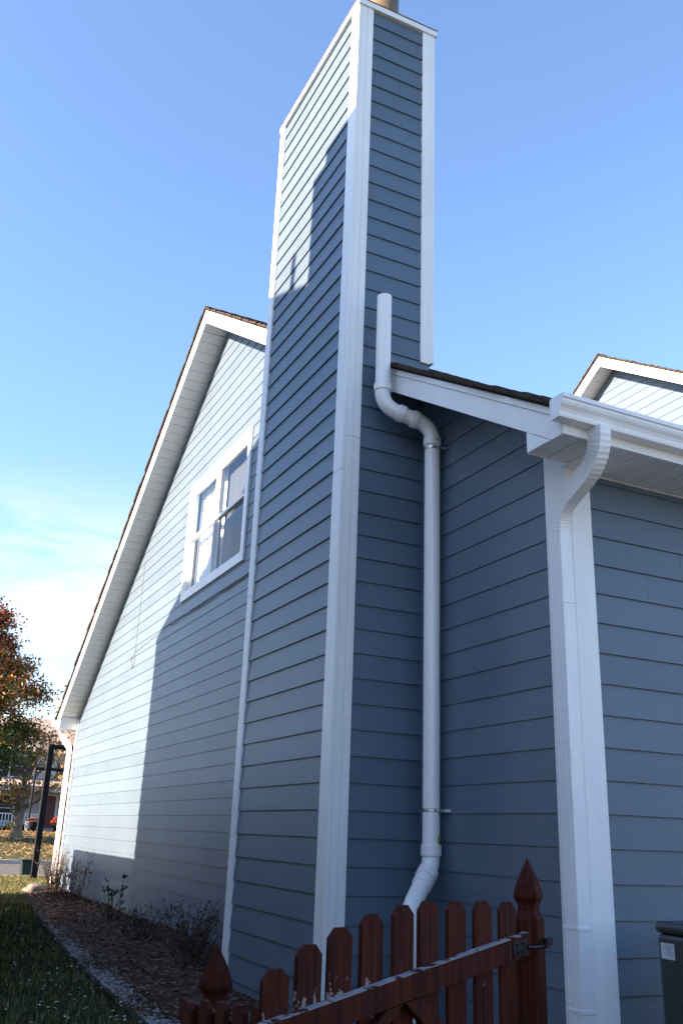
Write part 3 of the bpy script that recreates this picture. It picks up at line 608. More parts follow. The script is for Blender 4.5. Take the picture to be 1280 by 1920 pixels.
mb = MB(); mb.tube([(-8,3.41,7.2), (-8,3.41,8.62)], 0.055, 12); mb.build('vent_pipe', M_PVC, nb)
place(nb, (-11, 2, GZ))
# privacy fence further up the side yard
M_CEDAR = wear_mat('weathered_cedar', (0.16, 0.11, 0.07), (0.24, 0.2, 0.16), amount=0.75)
fn = empty('board_fence', (0,0,0), 'weathered cedar board fence along the side lawn by the cream house', 'fence')
mb = MB(); y = 4.6
while y < 14.2:
    mb.box((-2.66, y, GZ-0.05), (-2.64, y+0.138, 0.775+0.006*random.random())); y += 0.142
mb.build('boards', M_CEDAR, fn)
for z in (-0.9, -0.2, 0.5):
    mb = MB(); mb.box((-2.70, 4.6, z), (-2.661, 14.3, z+0.09)); mb.build('rail', M_CEDAR, fn)
for i in range(5):
    mb = MB(); mb.box((-2.80, 4.65+i*2.37, GZ-0.2), (-2.701, 4.74+i*2.37, 0.75)); mb.build('post', M_CEDAR, fn)
place(fn, (-2.7, 9.4, GZ))
# ------------------------------------------------------------------ red picket gate, posts and low panel
def post(name, x, y, zt, s, label, rot=0.0, cat='fence post', zb=GZ-0.3):
    r = empty(name, (0,0,0), label, cat, None)
    mb = MB(); h = s/2
    def ring(z, a, ch=0.0):
        n = len(mb.v)
        for q in range(4):
            an = rot + math.pi/4 + q*math.pi/2; mb.v.append((x+a*math.sqrt(2)*math.cos(an), y+a*math.sqrt(2)*math.sin(an), z))
        return n
    def rings(lst):
        ids = [ring(z, a) for z, a in lst]
        for i0, i1 in zip(ids[:-1], ids[1:]):
            for q in range(4): mb.f.append((i0+q, i0+(q+1)%4, i1+(q+1)%4, i1+q)); mb.mi.append(0)
        mb.f.append(tuple(ids[0]+q for q in reversed(range(4)))); mb.f.append(tuple(ids[-1]+q for q in range(4))); mb.mi += [0, 0]
    top = zt; k = s/0.09
    rings([(zb, h), (zt-0.215*k, h)]); mb.build('shaft', M_RED, r, bevel=0.004)
    mb = MB()
    rings([(zt-0.2145*k, h), (zt-0.200*k, h*0.82), (zt-0.185*k, h*0.70), (zt-0.165*k, h*0.70), (zt-0.150*k, h*0.86), (zt-0.138*k, h*0.98), (zt-0.125*k, h*0.97), (zt-0.09*k, h*0.76), (zt-0.05*k, h*0.46), (zt-0.02*k, h*0.19), (zt, h*0.02)])
    mb.build('finial', M_RED, r, bevel=0.002)
    place(r, (x, y, GZ)); return r
PR = Vector((-0.80, -0.43, 0)); PL = Vector((-1.972, 0.238, 0))
post('gate_post', PR.x, PR.y, -0.066, 0.105, 'tall red brown gate post with pointed finial left of the white downspout', rot=0.62)
post('fence_post', PL.x, PL.y, -0.478, 0.105, 'lower red brown post with pointed finial at the mulch bed', rot=0.55)
gate = empty('picket_gate', (0,0,0), 'flaking red brown picket gate with dog eared pickets in front of the chimney', 'gate')
GA = Vector((-2.30, -0.985, 0)); GB = Vector((-0.87, -0.478, 0)); gd = (GB-GA); gl = gd.length; gd.normalize(); gn = Vector((gd.y, -gd.x, 0))   # gn points to the camera
def gp(s, d, z): q = GA + gd*s + gn*d; return (q.x, q.y, z)
def gbox(mb, s0, s1, d0, d1, za0, za1, zb0=None, zb1=None):
    zb0 = za0 if zb0 is None else zb0; zb1 = za1 if zb1 is None else zb1
    mb.hexa([gp(s0,d0,za0),gp(s1,d0,zb0),gp(s1,d1,zb0),gp(s0,d1,za0),gp(s0,d0,za1),gp(s1,d0,zb1),gp(s1,d1,zb1),gp(s0,d1,za1)])
def picket(mb, s, w, ztop, zb, t=0.018):
    c = 0.032; pl = [(s-w/2, zb), (s+w/2, zb), (s+w/2, ztop-c), (s+w/2-c, ztop), (s-w/2+c, ztop), (s-w/2, ztop-c)]
    n = len(mb.v)
    for d in (0.0, -t):
        for a, z in pl: mb.v.append(gp(a, d, z))
    k = 6; mb.f.append(tuple(n+i for i in range(k))); mb.f.append(tuple(n+k+i for i in reversed(range(k)))); mb.mi += [0, 0]
    for i in range(k): mb.f.append((n+i, n+k+i, n+k+(i+1)%k, n+(i+1)%k)); mb.mi.append(0)
def railz(s): return -0.549 + (s-0.15)*0.137
import numpy as np
GATE_TOPS = [(520,1818),(583,1772),(641,1740),(700,1715),(758,1698),(805,1690),(857,1690),(906,1690),(952,1692)]
def pix_ray(u, v):
    return Vector((-3.4429, -3.9491, 0)), FW + RT*((u-640)/1710) - UP*((v-960)/1710)
def on_gate(u, v):      # where the ray meets the gate's plane: its place along the gate and its height
    o, d = pix_ray(u, v); t = (GA-o).dot(gn)/d.dot(gn); p = o+d*t; return (p-GA).dot(gd), p.z
WEAR = []
for i, (u, v) in enumerate(GATE_TOPS):
    s, z = on_gate(u, v); mb = MB(); picket(mb, s, 0.112, z, -1.12); 
    rz = railz(s)
    mat = wear_mat('flaking_picket_stain_%d' % i, (0.055, 0.0115, 0.0065), (0.27, 0.215, 0.20), amount=0.70, stretch=(34,34,20), zrange=(rz+0.0, rz+0.10, (0.13, 0.18, 0.18, 0.15)[i] if i < 4 else 0.02))
    mb.build('picket', mat, gate, bevel=0.0015)
mb = MB(); gbox(mb, -0.16, gl-0.0, 0.0005, 0.036, railz(-0.16)-0.085, railz(-0.16)-0.0018, railz(gl)-0.085, railz(gl)-0.0018); mb.build('rail', M_RED, gate, bevel=0.002)
mb = MB(); gbox(mb, -0.16, gl-0.0, 0.0007, 0.0355, railz(-0.16)-0.0015, railz(-0.16)+0.0018, railz(gl)-0.0015, railz(gl)+0.0018); mb.build('rail_top_edge', M_REDTOP, gate)
mb = MB(); gbox(mb, -0.16, gl, 0.0005, 0.036, -1.02, -0.935); mb.build('rail', M_RED, gate, bevel=0.002)
mb = MB(); mb.hexa([gp(0.10,0.001,-0.93),gp(0.19,0.001,-0.93),gp(0.19,0.034,-0.93),gp(0.10,0.034,-0.93),gp(0.62,0.001,railz(.62)-0.088),gp(0.71,0.001,railz(.71)-0.088),gp(0.71,0.034,railz(.71)-0.088),gp(0.62,0.034,railz(.62)-0.088)]); mb.build('brace', M_RED, gate)
mb = MB(); mb.hexa([gp(1.22,0.001,-0.93),gp(1.31,0.001,-0.93),gp(1.31,0.034,-0.93),gp(1.22,0.034,-0.93),gp(0.72,0.001,railz(.72)-0.088),gp(0.81,0.001,railz(.81)-0.088),gp(0.81,0.034,railz(.81)-0.088),gp(0.72,0.034,railz(.72)-0.088)]); mb.build('brace', M_RED, gate)
mb = MB(); zz = railz(gl-0.05); gbox(mb, gl-0.13, gl-0.03, 0.0365, 0.0405, zz-0.075, zz-0.018)
for s, z in ((0.10,-0.035),(0.10,-0.062),(0.055,-0.03),(0.055,-0.06)): q = Vector(gp(gl-s, 0.041, zz+z)); mb.tube([q, q+gn*0.005], 0.006, 8)
mb.tube([gp(gl-0.03,0.045,zz-0.045), gp(gl+0.02,0.052,zz-0.048), gp(gl+0.07,0.06,zz-0.044), gp(gl+0.11,0.05,zz-0.036)], [0.006,0.006,0.007,0.008], 8)
q = Vector(gp(gl+0.085, 0.062, zz-0.035)); mb.tube([q-Vector((0,0,0.018)), q+Vector((0,0,0.02))], 0.017, 10); q = Vector(gp(gl+0.13, 0.05, zz-0.03)); mb.tube([q-Vector((0,0,0.016)), q+Vector((0,0,0.016))], 0.011, 8)
mb.build('hinge', M_IRON, gate, bevel=0.001)
place(gate, (-1.5, -0.75, GZ))
# low fence panel of overlapping pickets running away beside the gate
pan = empty('picket_fence', (0,0,0), 'low red brown picket panel seen end-on at the bottom left of the gate', 'fence')
def on_depth(u, v, t): o, d = pix_ray(u, v); return o+d*t
LOW = [(356,1880,3.55),(387,1876,3.42),(418,1879,3.30),(452,1884,3.18),(486,1891,3.07)]
pa = on_depth(356,1880,3.55); pb = on_depth(486,1891,3.07); pdv = Vector((pb.x-pa.x, pb.y-pa.y, 0)).normalized(); pnv = Vector((-pdv.y, pdv.x, 0))
def vbox(mb, c, d, n, w, t, z0, z1, clip=0.02):
    pl = [(-w/2, z0), (w/2, z0), (w/2, z1-clip), (w/2-clip, z1), (-w/2+clip, z1), (-w/2, z1-clip)]; k = len(mb.v)
    for e_ in (-t/2, t/2):
        for a, z in pl: q = Vector(c)+d*a+n*e_; mb.v.append((q.x, q.y, z))
    mb.f.append(tuple(k+i for i in range(6))); mb.f.append(tuple(k+6+i for i in reversed(range(6)))); mb.mi += [0, 0]
    for i in range(6): mb.f.append((k+i, k+6+i, k+6+(i+1)%6, k+(i+1)%6)); mb.mi.append(0)
for i, (u, v, t) in enumerate(LOW):
    q = on_depth(u, v, t); mb = MB(); vbox(mb, q, pdv, pnv, 0.085, 0.02, -1.15, q.z, 0.022); mb.build('picket', M_RED, pan, bevel=0.0015)
mb = MB(); q = (pa+pb)/2; vbox(mb, q+pnv*0.03, pdv, pnv, 0.9, 0.035, -0.72, -0.64, 0.001); mb.build('rail', M_RED, pan)
mb = MB(); vbox(mb, q+pnv*0.03, pdv, pnv, 0.9, 0.035, -1.05, -0.97, 0.001); mb.build('rail', M_RED, pan)
place(pan, (q.x, q.y, GZ))
# ------------------------------------------------------------------ air conditioner by the rear wall
M_AC = pmat('dark_grey_unit_paint', (0.030, 0.038, 0.044), 0.4, 0.5, var=0.12, vscale=4, bump=0.08, bscale=120)
M_PAPER = pmat('paper_label', (0.50, 0.52, 0.55), 0.6, var=0.06, vscale=15)
ac = empty('air_conditioner', (0,0,0), 'dark grey condenser unit with a white label at the lower right edge', 'air conditioner')
ax0, ax1, ay0, ay1, azt = 0.045, 0.80, -1.06, -0.30, -0.335
mb = MB(); mb.box((ax0, ay0, GZ+0.08), (ax1, ay1, azt-0.055)); mb.build('cabinet', M_AC, ac, bevel=0.02)
for i in range(10):
    mb = MB(); z = GZ+0.18+i*0.06; mb.box((ax0+0.06, ay0-0.006, z), (ax1-0.06, ay0+0.001, z+0.03)); mb.build('louvre', M_AC, ac, bevel=0.002)
mb = MB(); mb.box((ax0-0.008, ay0-0.008, azt-0.054), (ax1+0.008, ay1+0.008, azt)); mb.build('top_cover', M_AC, ac, bevel=0.022)
mb = MB(); mb.box((ax0-0.0025, -0.412, -0.497), (ax0-0.001, -0.328, -0.428)); lab = mb.build('paper_label', M_PAPER, ac)
for i in range(7):
    mb = MB(); mb.box((ax0-0.0033, -0.402, -0.438-i*0.007), (ax0-0.0026, -0.365+0.025*random.random(), -0.4355-i*0.007)); mb.build('print_line', pmat('grey_print', (0.22,0.23,0.26), 0.7) if i == 0 else bpy.data.materials['grey_print'], lab)
mb = MB(); mb.box((ax0-0.1, ay0-0.1, GZ-0.05), (ax1+0.1, ay1+0.1, GZ+0.075)); mb.build('pad', M_CONC, ac, bevel=0.01)
place(ac, ((ax0+ax1)/2, (ay0+ay1)/2, GZ))
# ------------------------------------------------------------------ lawn blades, leaves, mulch chips, white gravel
def in_frame(x, y, margin=60):
    p = Vector((x+3.4429, y+3.9491, GZ)); d = p.dot(FW)
    if d < 0.5: return False
    u = 640+1710*p.dot(RT)/d; v = 960-1710*p.dot(UP)/d
    return -margin < u < 1280+margin and v < 1920+margin+80
rnd = random.Random(11)
mb = MB(); cnt = 0
while cnt < 52000:
    y = 1.2 + 18.8*(rnd.random()**1.25); x = rnd.uniform(-2.9, 1.5)
    if y < 16.2 and x > edge_x(y)-0.02: 
        if rnd.random() > 0.0: continue
    if not in_frame(x, y): 
        continue
    cnt += 1
    sc = 1+0.04*y; h = rnd.uniform(0.025, 0.06)*sc; w = 0.0035*sc; a = rnd.uniform(0, 6.28); l = rnd.uniform(0, 0.04)
    dx, dy = math.cos(a)*w, math.sin(a)*w; lx, ly = math.cos(a+1.5)*l, math.sin(a+1.5)*l; z = gh(x, y)
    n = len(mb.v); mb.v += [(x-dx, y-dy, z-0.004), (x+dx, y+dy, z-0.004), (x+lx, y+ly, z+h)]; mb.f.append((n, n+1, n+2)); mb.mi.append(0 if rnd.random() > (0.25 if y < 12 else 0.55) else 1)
M_BL1 = pmat('grass_blade_green', (0.036, 0.050, 0.016), 0.7, 0.1, var=0.35, vscale=2.0)
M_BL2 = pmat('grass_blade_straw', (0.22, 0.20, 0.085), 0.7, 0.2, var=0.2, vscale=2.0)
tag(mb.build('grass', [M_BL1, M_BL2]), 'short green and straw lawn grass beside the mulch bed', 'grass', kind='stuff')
def flake(mb, x, y, z, s, mi, el_=1.5):
    a = rnd.uniform(0, 6.28); t = rnd.uniform(-0.5, 0.5); u = Vector((math.cos(a), math.sin(a), t*0.6))*s; v = Vector((-math.sin(a), math.cos(a), rnd.uniform(-0.4, 0.4)))*s/el_
    c = Vector((x, y, z)); mb.quad(c-u, c-v*0.9+u*0.1, c+u, c+v+u*0.1, mi=mi)
mb = MB()
n = 0
while n < 800:
    y = 1.4 + 17*(rnd.random()**1.4); x = rnd.uniform(-2.8, 0.6)
    if (y < 16.2 and x > edge_x(y)) or not in_frame(x, y): continue
    n += 1; flake(mb, x, y, GZ+0.03+0.02*rnd.random(), rnd.uniform(0.008, 0.019), 0 if rnd.random() < 0.75 else 1)
while n < 20000:
    y = rnd.uniform(31.3, 60); x = rnd.uniform(-8, 14); n += 1
    if y < 33.8 and rnd.random() < 0.75: continue
    flake(mb, x, y, gh(x, y)+0.03, rnd.uniform(0.03, 0.07), 1 if rnd.random() < 0.45 else 2 if rnd.random() < 0.7 else 3)
M_LF0 = pmat('pale_dry_leaf', (0.42, 0.41, 0.40), 0.6, var=0.2); M_LF1 = pmat('tan_leaf', (0.42, 0.24, 0.09), 0.7, var=0.2); M_LF2 = pmat('orange_leaf', (0.45, 0.19, 0.05), 0.7, var=0.2); M_LF3 = pmat('yellow_leaf', (0.50, 0.36, 0.12), 0.7, var=0.2)
tag(mb.build('fallen_leaves', [M_LF0, M_LF1, M_LF2, M_LF3]), 'pale and orange fallen leaves scattered over the lawns', 'leaves', kind='stuff')
mb = MB(); n = 0
while n < 15000:
    y = 1.5 + 14.5*(rnd.random()**1.2); x = rnd.uniform(edge_x(y)+0.03, 0.0)
    if not in_frame(x, y): 
        if rnd.random() < 0.98: continue
    n += 1; c = Vector((x, y, bed_z(x, y)+0.012+0.012*rnd.random())); a = rnd.uniform(0, 6.28); l = rnd.uniform(0.012, 0.04); w = rnd.uniform(0.003, 0.008)
    u = Vector((math.cos(a), math.sin(a), rnd.uniform(-0.3, 0.3)))*l; v = Vector((-math.sin(a), math.cos(a), rnd.uniform(-0.5, 0.5)))*w
    mb.quad(c-u-v, c+u-v, c+u+v, c-u+v, mi=rnd.choice((0,0,1,1,2)))
M_CH0 = pmat('dark_bark_chip', (0.05, 0.026, 0.016), 0.85, 0.2); M_CH1 = pmat('brown_bark_chip', (0.115, 0.062, 0.04), 0.85, 0.2); M_CH2 = pmat('bleached_bark_chip', (0.21, 0.14, 0.10), 0.85, 0.2)
tag(mb.build('mulch_chips', [M_CH0, M_CH1, M_CH2]), 'brown shredded bark mulch along the foot of the blue wall', 'mulch', kind='stuff')
mb = MB(); n = 0
while n < 2600:
    y = 1.5 + 9.3*rnd.random(); dd = abs(rnd.gauss(0, 1))*0.085; x = edge_x(y)+0.02+dd
    den = 1.0 if y < 6.0 else max(0.0, 1-(y-6)/3.2) if y < 9.2 else 0.06
    if rnd.random() > den*(0.55+0.45*math.sin(y*3.1+1)): continue
    n += 1; s = rnd.uniform(0.006, 0.017); z = bed_z(x, y)+s*0.5+0.006; k = len(mb.v)
    a = rnd.uniform(0, 3.14); ca, sa = math.cos(a), math.sin(a)
    for vx, vy, vz in ((1,0,0),(0,0.75,0),(-1,0,0),(0,-0.75,0),(0,0,0.7),(0,0,-0.7)):
        j = rnd.uniform(0.8, 1.15); mb.v.append((x+s*j*(vx*ca-vy*sa), y+s*j*(vx*sa+vy*ca), z+s*j*vz))
    for f in ((0,1,4),(1,2,4),(2,3,4),(3,0,4),(1,0,5),(2,1,5),(3,2,5),(0,3,5)): mb.f.append(tuple(k+i for i in f)); mb.mi.append(0)
M_STONE = pmat('white_marble_chip', (0.27, 0.265, 0.26), 0.8, 0.2, var=0.3, vscale=25)
tag(mb.build('white_gravel', M_STONE), 'strip of small white stones along the curved bed edging', 'gravel', kind='stuff')
mb = MB(); mb.tube([(x-0.02, y, GZ+0.02) for x, y in [(edge_x(-4+i*0.5), -4+i*0.5) for i in range(37)]], 0.018, 8)
tag(mb.build('edging_strip', pmat('black_plastic_edging', (0.03,0.024,0.022), 0.9, 0.1), smooth=True), 'dark plastic edging strip curving between lawn and mulch bed', 'garden edging')
# pale rock at the corner of the bed
def rock(x, y, s, label, mat):
    bm = bmesh.new(); bmesh.ops.create_icosphere(bm, subdivisions=3, radius=1)
    r = random.Random(int(x*100)); ph = [r.uniform(0, 6) for _ in range(6)]
    for v in bm.verts:
        p = v.co; k = 1+0.16*math.sin(3*p.x+ph[0])*math.sin(2.5*p.y+ph[1])+0.10*math.sin(5*p.z+ph[2]+3*p.x)+0.06*math.sin(9*p.y+ph[3])
        v.co = Vector((p.x*1.25, p.y*0.9, p.z*0.68))*k*s
    me = bpy.data.meshes.new('rock'); bm.to_mesh(me); bm.free(); me.materials.append(mat); me.polygons.foreach_set('use_smooth', [True]*len(me.polygons))
    o = bpy.data.objects.new('rock', me); COL.objects.link(o); o.location = (x, y, GZ+s*0.4); return tag(o, label, 'rock')
M_ROCK = pmat('pale_fieldstone', (0.15, 0.125, 0.11), 0.85, 0.2, col2=(0.25, 0.22, 0.20), vscale=5, bump=0.8, bscale=9, bdist=0.05)
rock(-0.52, 14.6, 0.17, 'pale rounded boulder at the far corner of the mulch bed', M_ROCK)
rock(-1.18, 9.2, 0.05, 'small brown stone on the edging of the white gravel', pmat('brown_stone', (0.13,0.09,0.075), 0.85, var=0.3, vscale=20, bump=0.6))
# ------------------------------------------------------------------ dry garden plants
M_STEM = pmat('dry_brown_stem', (0.070, 0.042, 0.030), 0.8, 0.2, var=0.3, vscale=8); M_LEAFG = pmat('dull_green_leaf', (0.035, 0.055, 0.022), 0.6, 0.3, var=0.35, vscale=14); M_LEAFR = pmat('russet_leaf', (0.13, 0.055, 0.035), 0.7, 0.2, var=0.3, vscale=14)
M_GRSB = pmat('dry_ornamental_grass', (0.16, 0.12, 0.075), 0.8, 0.2, var=0.3, vscale=10)
def plant(name, x, y, h, spread, ns, leaves, label, cat, seed, lm=M_LEAFG, stemm=M_STEM, lsize=0.02, group=None, base=0.12):
    h *= 0.88; ns = max(2, int(ns*0.6)); r = random.Random(seed); root = empty(name, (0,0,0), label, cat, group); sm = MB(); lf = MB(); zb = bed_z(x, y)
    for i in range(ns):
        a = r.uniform(0, 6.28); b = r.uniform(0, base); hh = h*r.uniform(0.55, 1.0); sp = spread*r.uniform(0.2, 1)
        p0 = Vector((x+b*math.cos(a), y+b*math.sin(a), zb-0.01)); tip = p0+Vector((math.cos(a)*sp, math.sin(a)*sp, hh)); tip.x = min(tip.x, -0.03)
        pts = []
        for k in range(7):
            t = k/6; q = p0.lerp(tip, t); q += Vector((r.gauss(0,0.008), r.gauss(0,0.008), 0))*(k > 0); q.z += 0.10*h*math.sin(math.pi*t)*0.5; pts.append(q)
        sm.tube(pts, [0.0042*(1-0.75*k/6) for k in range(7)], 4, cap=False)
        for k in range(r.randint(1, 3)):
            t = r.randint(2, 5); q = pts[t]; d = Vector((r.gauss(0,1), r.gauss(0,1), r.uniform(0.3,1.4))).normalized()*r.uniform(0.05, 0.14)
            sm.tube([q, q+d*0.5+Vector((0,0,0.006)), q+d], [0.0025, 0.002, 0.001], 3, cap=False)
            for _ in range(leaves):
                c = q+d*r.random(); u = Vector((r.gauss(0,1), r.gauss(0,1), r.gauss(0,0.7))).normalized()*lsize*r.uniform(0.5, 1.2); v = u.cross(Vector((r.gauss(0,1), r.gauss(0,1), 1))).normalized()*lsize*0.4
                lf.quad(c-u, c-v, c+u, c+v)
    sm.build('stems', stemm, root)
    if lf.v: lf.build('leaves', lm, root)
    place(root, (x, y, GZ)); return root
PG = 'dry plants along the foot of the wall'
plant('ornamental_grass', -0.20, 14.7, 0.95, 0.35, 150, 0, 'tall dry grass clump around the far corner downspout', 'plant', 1, stemm=M_GRSB, group=PG)
plant('shrub', -0.28, 12.3, 0.95, 0.38, 90, 3, 'tall russet dry shrub against the wall beside the dry grass', 'shrub', 2, lm=M_LEAFR, group=PG, base=0.25)
plant('shrub', -0.35, 13.3, 0.75, 0.34, 70, 3, 'brown twiggy bush between the pale boulder and the tall russet shrub', 'shrub', 12, lm=M_LEAFR, group=PG, base=0.2)
plant('rose_bush', -0.42, 8.9, 0.62, 0.25, 26, 5, 'leafy rose bush with one tall upright cane reaching above the rest', 'shrub', 3, lsize=0.028, group=PG, base=0.1)
plant('shrub', -0.50, 7.0, 0.42, 0.30, 60, 3, 'low brown green shrub right of the rose bush', 'shrub', 4, group=PG, base=0.2)
plant('shrub', -0.38, 5.7, 0.62, 0.30, 70, 4, 'upright dark shrub in the middle of the bed', 'shrub', 5, group=PG, base=0.15)
plant('shrub', -0.62, 4.9, 0.50, 0.26, 60, 3, 'dense brown stemmed shrub nearest the white gravel', 'shrub', 6, lm=M_LEAFR, group=PG, base=0.18)
plant('shrub', -0.30, 4.35, 0.66, 0.35, 40, 5, 'open leafy shrub next to the chimney corner board', 'shrub', 7, lsize=0.024, group=PG, base=0.15)
cane = plant('rose_cane', -0.30, 9.0, 1.12, 0.03, 2, 9, 'single tall rose cane with small leaves against the wall', 'plant', 8, lsize=0.03, base=0.02)
# ------------------------------------------------------------------ black frame by the drive, bin
fr = empty('steel_frame', (0,0,0), 'black steel post frame with cross bars standing beyond the far house corner', 'frame')
fy = 18.93
def P_at(u, v, y): o, d = pix_ray(u, v); t = (y-o.y)/d.y; return o+d*t
b0 = P_at(60,1652,fy); b1 = P_at(99,1396,fy)
mb = MB(); mb.box((0.02, fy-0.06, GZ-0.05), (0.15, fy+0.06, b1.z)); mb.build('post', M_BLACKP, fr, bevel=0.006)
mb = MB(); mb.box((0.151, fy-0.05, b1.z-0.11), (2.4, fy+0.05, b1.z-0.005)); mb.build('beam', M_BLACKP, fr, bevel=0.006)
mb = MB(); mb.box((2.401, fy-0.06, GZ-0.05), (2.53, fy+0.06, b1.z)); mb.build('post', M_BLACKP, fr, bevel=0.006)
fy2 = fy+0.35; q0 = P_at(68,1441,fy2); q1 = P_at(54,1540,fy2)
mb = MB(); mb.tube([(q0.x,fy2,q0.z), (q0.x-0.01,fy2,q1.z)], 0.028, 8); mb.build('thin_bar', M_BLACKP, fr)
mb = MB(); mb.tube([(q0.x-0.02,fy2,q0.z), (2.4,fy2,q0.z)], 0.042, 8); mb.tube([(0.08,fy+0.061,q0.z-0.05),(0.08,fy2,q0.z-0.01)], 0.03, 8); mb.build('cross_bar', M_BLACKP, fr)
mb = MB(); mb.tube([(q0.x-0.02,fy2,q1.z+0.02), (q0.x+0.06,fy2-0.1,q1.z+0.06), (0.06,fy+0.061,q1.z+0.06)], 0.034, 8); mb.build('arm', M_BLACKP, fr)
mb = MB()
for i in range(9):
    a = i*0.7; mb.tube([(q0.x-0.03+0.05*math.cos(a), fy2+0.05*math.sin(a), q1.z), (q0.x-0.04+0.02*math.cos(a+0.5), fy2+0.02*math.sin(a+0.5), q1.z-0.22)], 0.004, 4)
mb.build('net', pmat('white_cord', (0.6,0.6,0.6), 0.8), fr)
place(fr, (1.2, fy, GZ))
mb = MB(); bx = P_at(54,1640,21.6); 
mb.prism([(bx.x-0.19, GZ-0.11), (bx.x+0.16, GZ-0.11), (bx.x+0.20, GZ+0.32), (bx.x-0.23, GZ+0.32)], 1, 21.4, 21.8); mb.box((bx.x-0.25, 21.37, GZ+0.3205), (bx.x+0.22, 21.83, GZ+0.36))
tag(mb.build('bin', pmat('dark_green_plastic', (0.012,0.03,0.024), 0.4), bevel=0.012), 'dark green square bin at the near edge of the road', 'bin')
# ------------------------------------------------------------------ house across the street
fh = empty('porch_house', (0,0,0), 'pale two storey house with a white front porch across the street', 'house')
HY = 64.0; hb = gh(0, HY)
M_PALE = pmat('pale_grey_siding', (0.40, 0.40, 0.42), 0.7, var=0.05, vscale=2); M_ROOF2 = pmat('tan_shingle', (0.26, 0.22, 0.19), 0.9, 0.1, col2=(0.38, 0.33, 0.29), vscale=6, bump=0.3, bscale=30)
M_W2 = pmat('white_porch_paint', (0.62,0.63,0.66), 0.5, var=0.04); M_DG = pmat('dark_window_glass', (0.03,0.035,0.045), 0.08, 0.6); M_DOOR = pmat('dark_red_door', (0.09,0.012,0.012), 0.4, var=0.1)
hx0, hx1 = -8.0, 13.0; ze = hb+5.15; zr = hb+7.9
mb = MB(); mb.box((hx0, HY, hb-0.3), (hx1, HY+9, ze))
for i in range(36): mb.box((hx0-0.01, HY-0.016, hb+i*0.145), (hx1+0.01, HY-0.001, hb+i*0.145+0.138))
mb.build('wall', M_PALE, fh)
mb = MB(); mb.prism([(HY-0.5, ze), (HY+4.5, zr), (HY+9.5, ze)], 0, hx0-0.4, hx1+0.4); mb.build('roof', M_ROOF2, fh)
mb = MB(); mb.hexa([(hx0,HY-2.2,hb+2.75),(hx1,HY-2.2,hb+2.75),(hx1,HY-0.02,hb+3.3),(hx0,HY-0.02,hb+3.3),(hx0,HY-2.2,hb+2.85),(hx1,HY-2.2,hb+2.85),(hx1,HY-0.02,hb+3.42),(hx0,HY-0.02,hb+3.42)]); mb.build('porch_roof', M_ROOF2, fh)
mb = MB(); mb.box((hx0, HY-2.1, hb+2.5), (hx1, HY-1.95, hb+2.745)); mb.build('porch_beam', M_W2, fh)
mb = MB(); mb.box((hx0, HY-2.2, hb-0.3), (hx1, HY-0.02, hb+0.18)); mb.build('porch_floor', M_CONC, fh)
dx = P_at(88, 1530, HY).x
for i in range(8):
    x = hx0+0.3+i*2.85; mb = MB(); mb.box((x, HY-2.12, hb+0.18), (x+0.2, HY-1.94, hb+2.5)); mb.build('column', M_W2, fh)
def win2(x, z, w, h):
    mb = MB(); mb.box((x-w/2-0.1, HY-0.05, z-h/2-0.1), (x+w/2+0.1, HY-0.02, z+h/2+0.1)); f = mb.build('window', M_W2, fh)
    mb = MB(); mb.box((x-w/2, HY-0.06, z-h/2), (x+w/2, HY-0.051, z-0.03)); mb.box((x-w/2, HY-0.06, z+0.03), (x+w/2, HY-0.051, z+h/2)); mb.build('pane', M_DG, f)
    for s in (-1, 1):
        mb = MB(); mb.box((x+s*(w/2+0.33)-0.2, HY-0.055, z-h/2-0.05), (x+s*(w/2+0.33)+0.2, HY-0.02, z+h/2+0.05)); mb.build('shutter', M_DG, f)
for x in (-5.5, -2, 1.5, 5.0, 8.6, 11.6): win2(x, hb+4.15, 0.95, 1.35)
for x in (-5.5, -2, 1.5, 4.6): win2(x, hb+1.4, 0.95, 1.6)
mb = MB(); mb.box((dx-0.62, HY-0.06, hb+0.18), (dx+0.62, HY-0.025, hb+2.45)); mb.box((dx+0.7, HY-0.07, hb+0.18), (dx+1.05, HY-0.025, hb+2.45)); mb.build('door_frame', M_W2, fh)
mb = MB(); mb.box((dx-0.46, HY-0.08, hb+0.2), (dx+0.46, HY-0.061, hb+2.3)); mb.build('door', M_DOOR, fh)
mb = MB(); mb.box((hx0, HY-2.1, hb+1.0), (dx-0.9, HY-2.03, hb+1.07)); mb.box((hx0, HY-2.1, hb+0.28), (dx-0.9, HY-2.03, hb+0.34))
x = hx0
while x < dx-0.95: mb.box((x, HY-2.09, hb+0.3405), (x+0.06, HY-2.04, hb+0.9995)); x += 0.2
mb.build('railing', M_W2, fh)
mb = MB(); mb.box((dx-0.9, HY-2.9, hb-0.3), (dx+1.2, HY-2.205, hb+0.0)); mb.build('steps', M_CONC, fh)
place(fh, (2.5, HY+4, hb))
M_PUMP = pmat('orange_flowers', (0.55, 0.10, 0.02), 0.7, 0.2, var=0.35, vscale=14, bump=0.8, bscale=25, bdist=0.05); M_POT = pmat('black_urn', (0.012,0.012,0.014), 0.4)
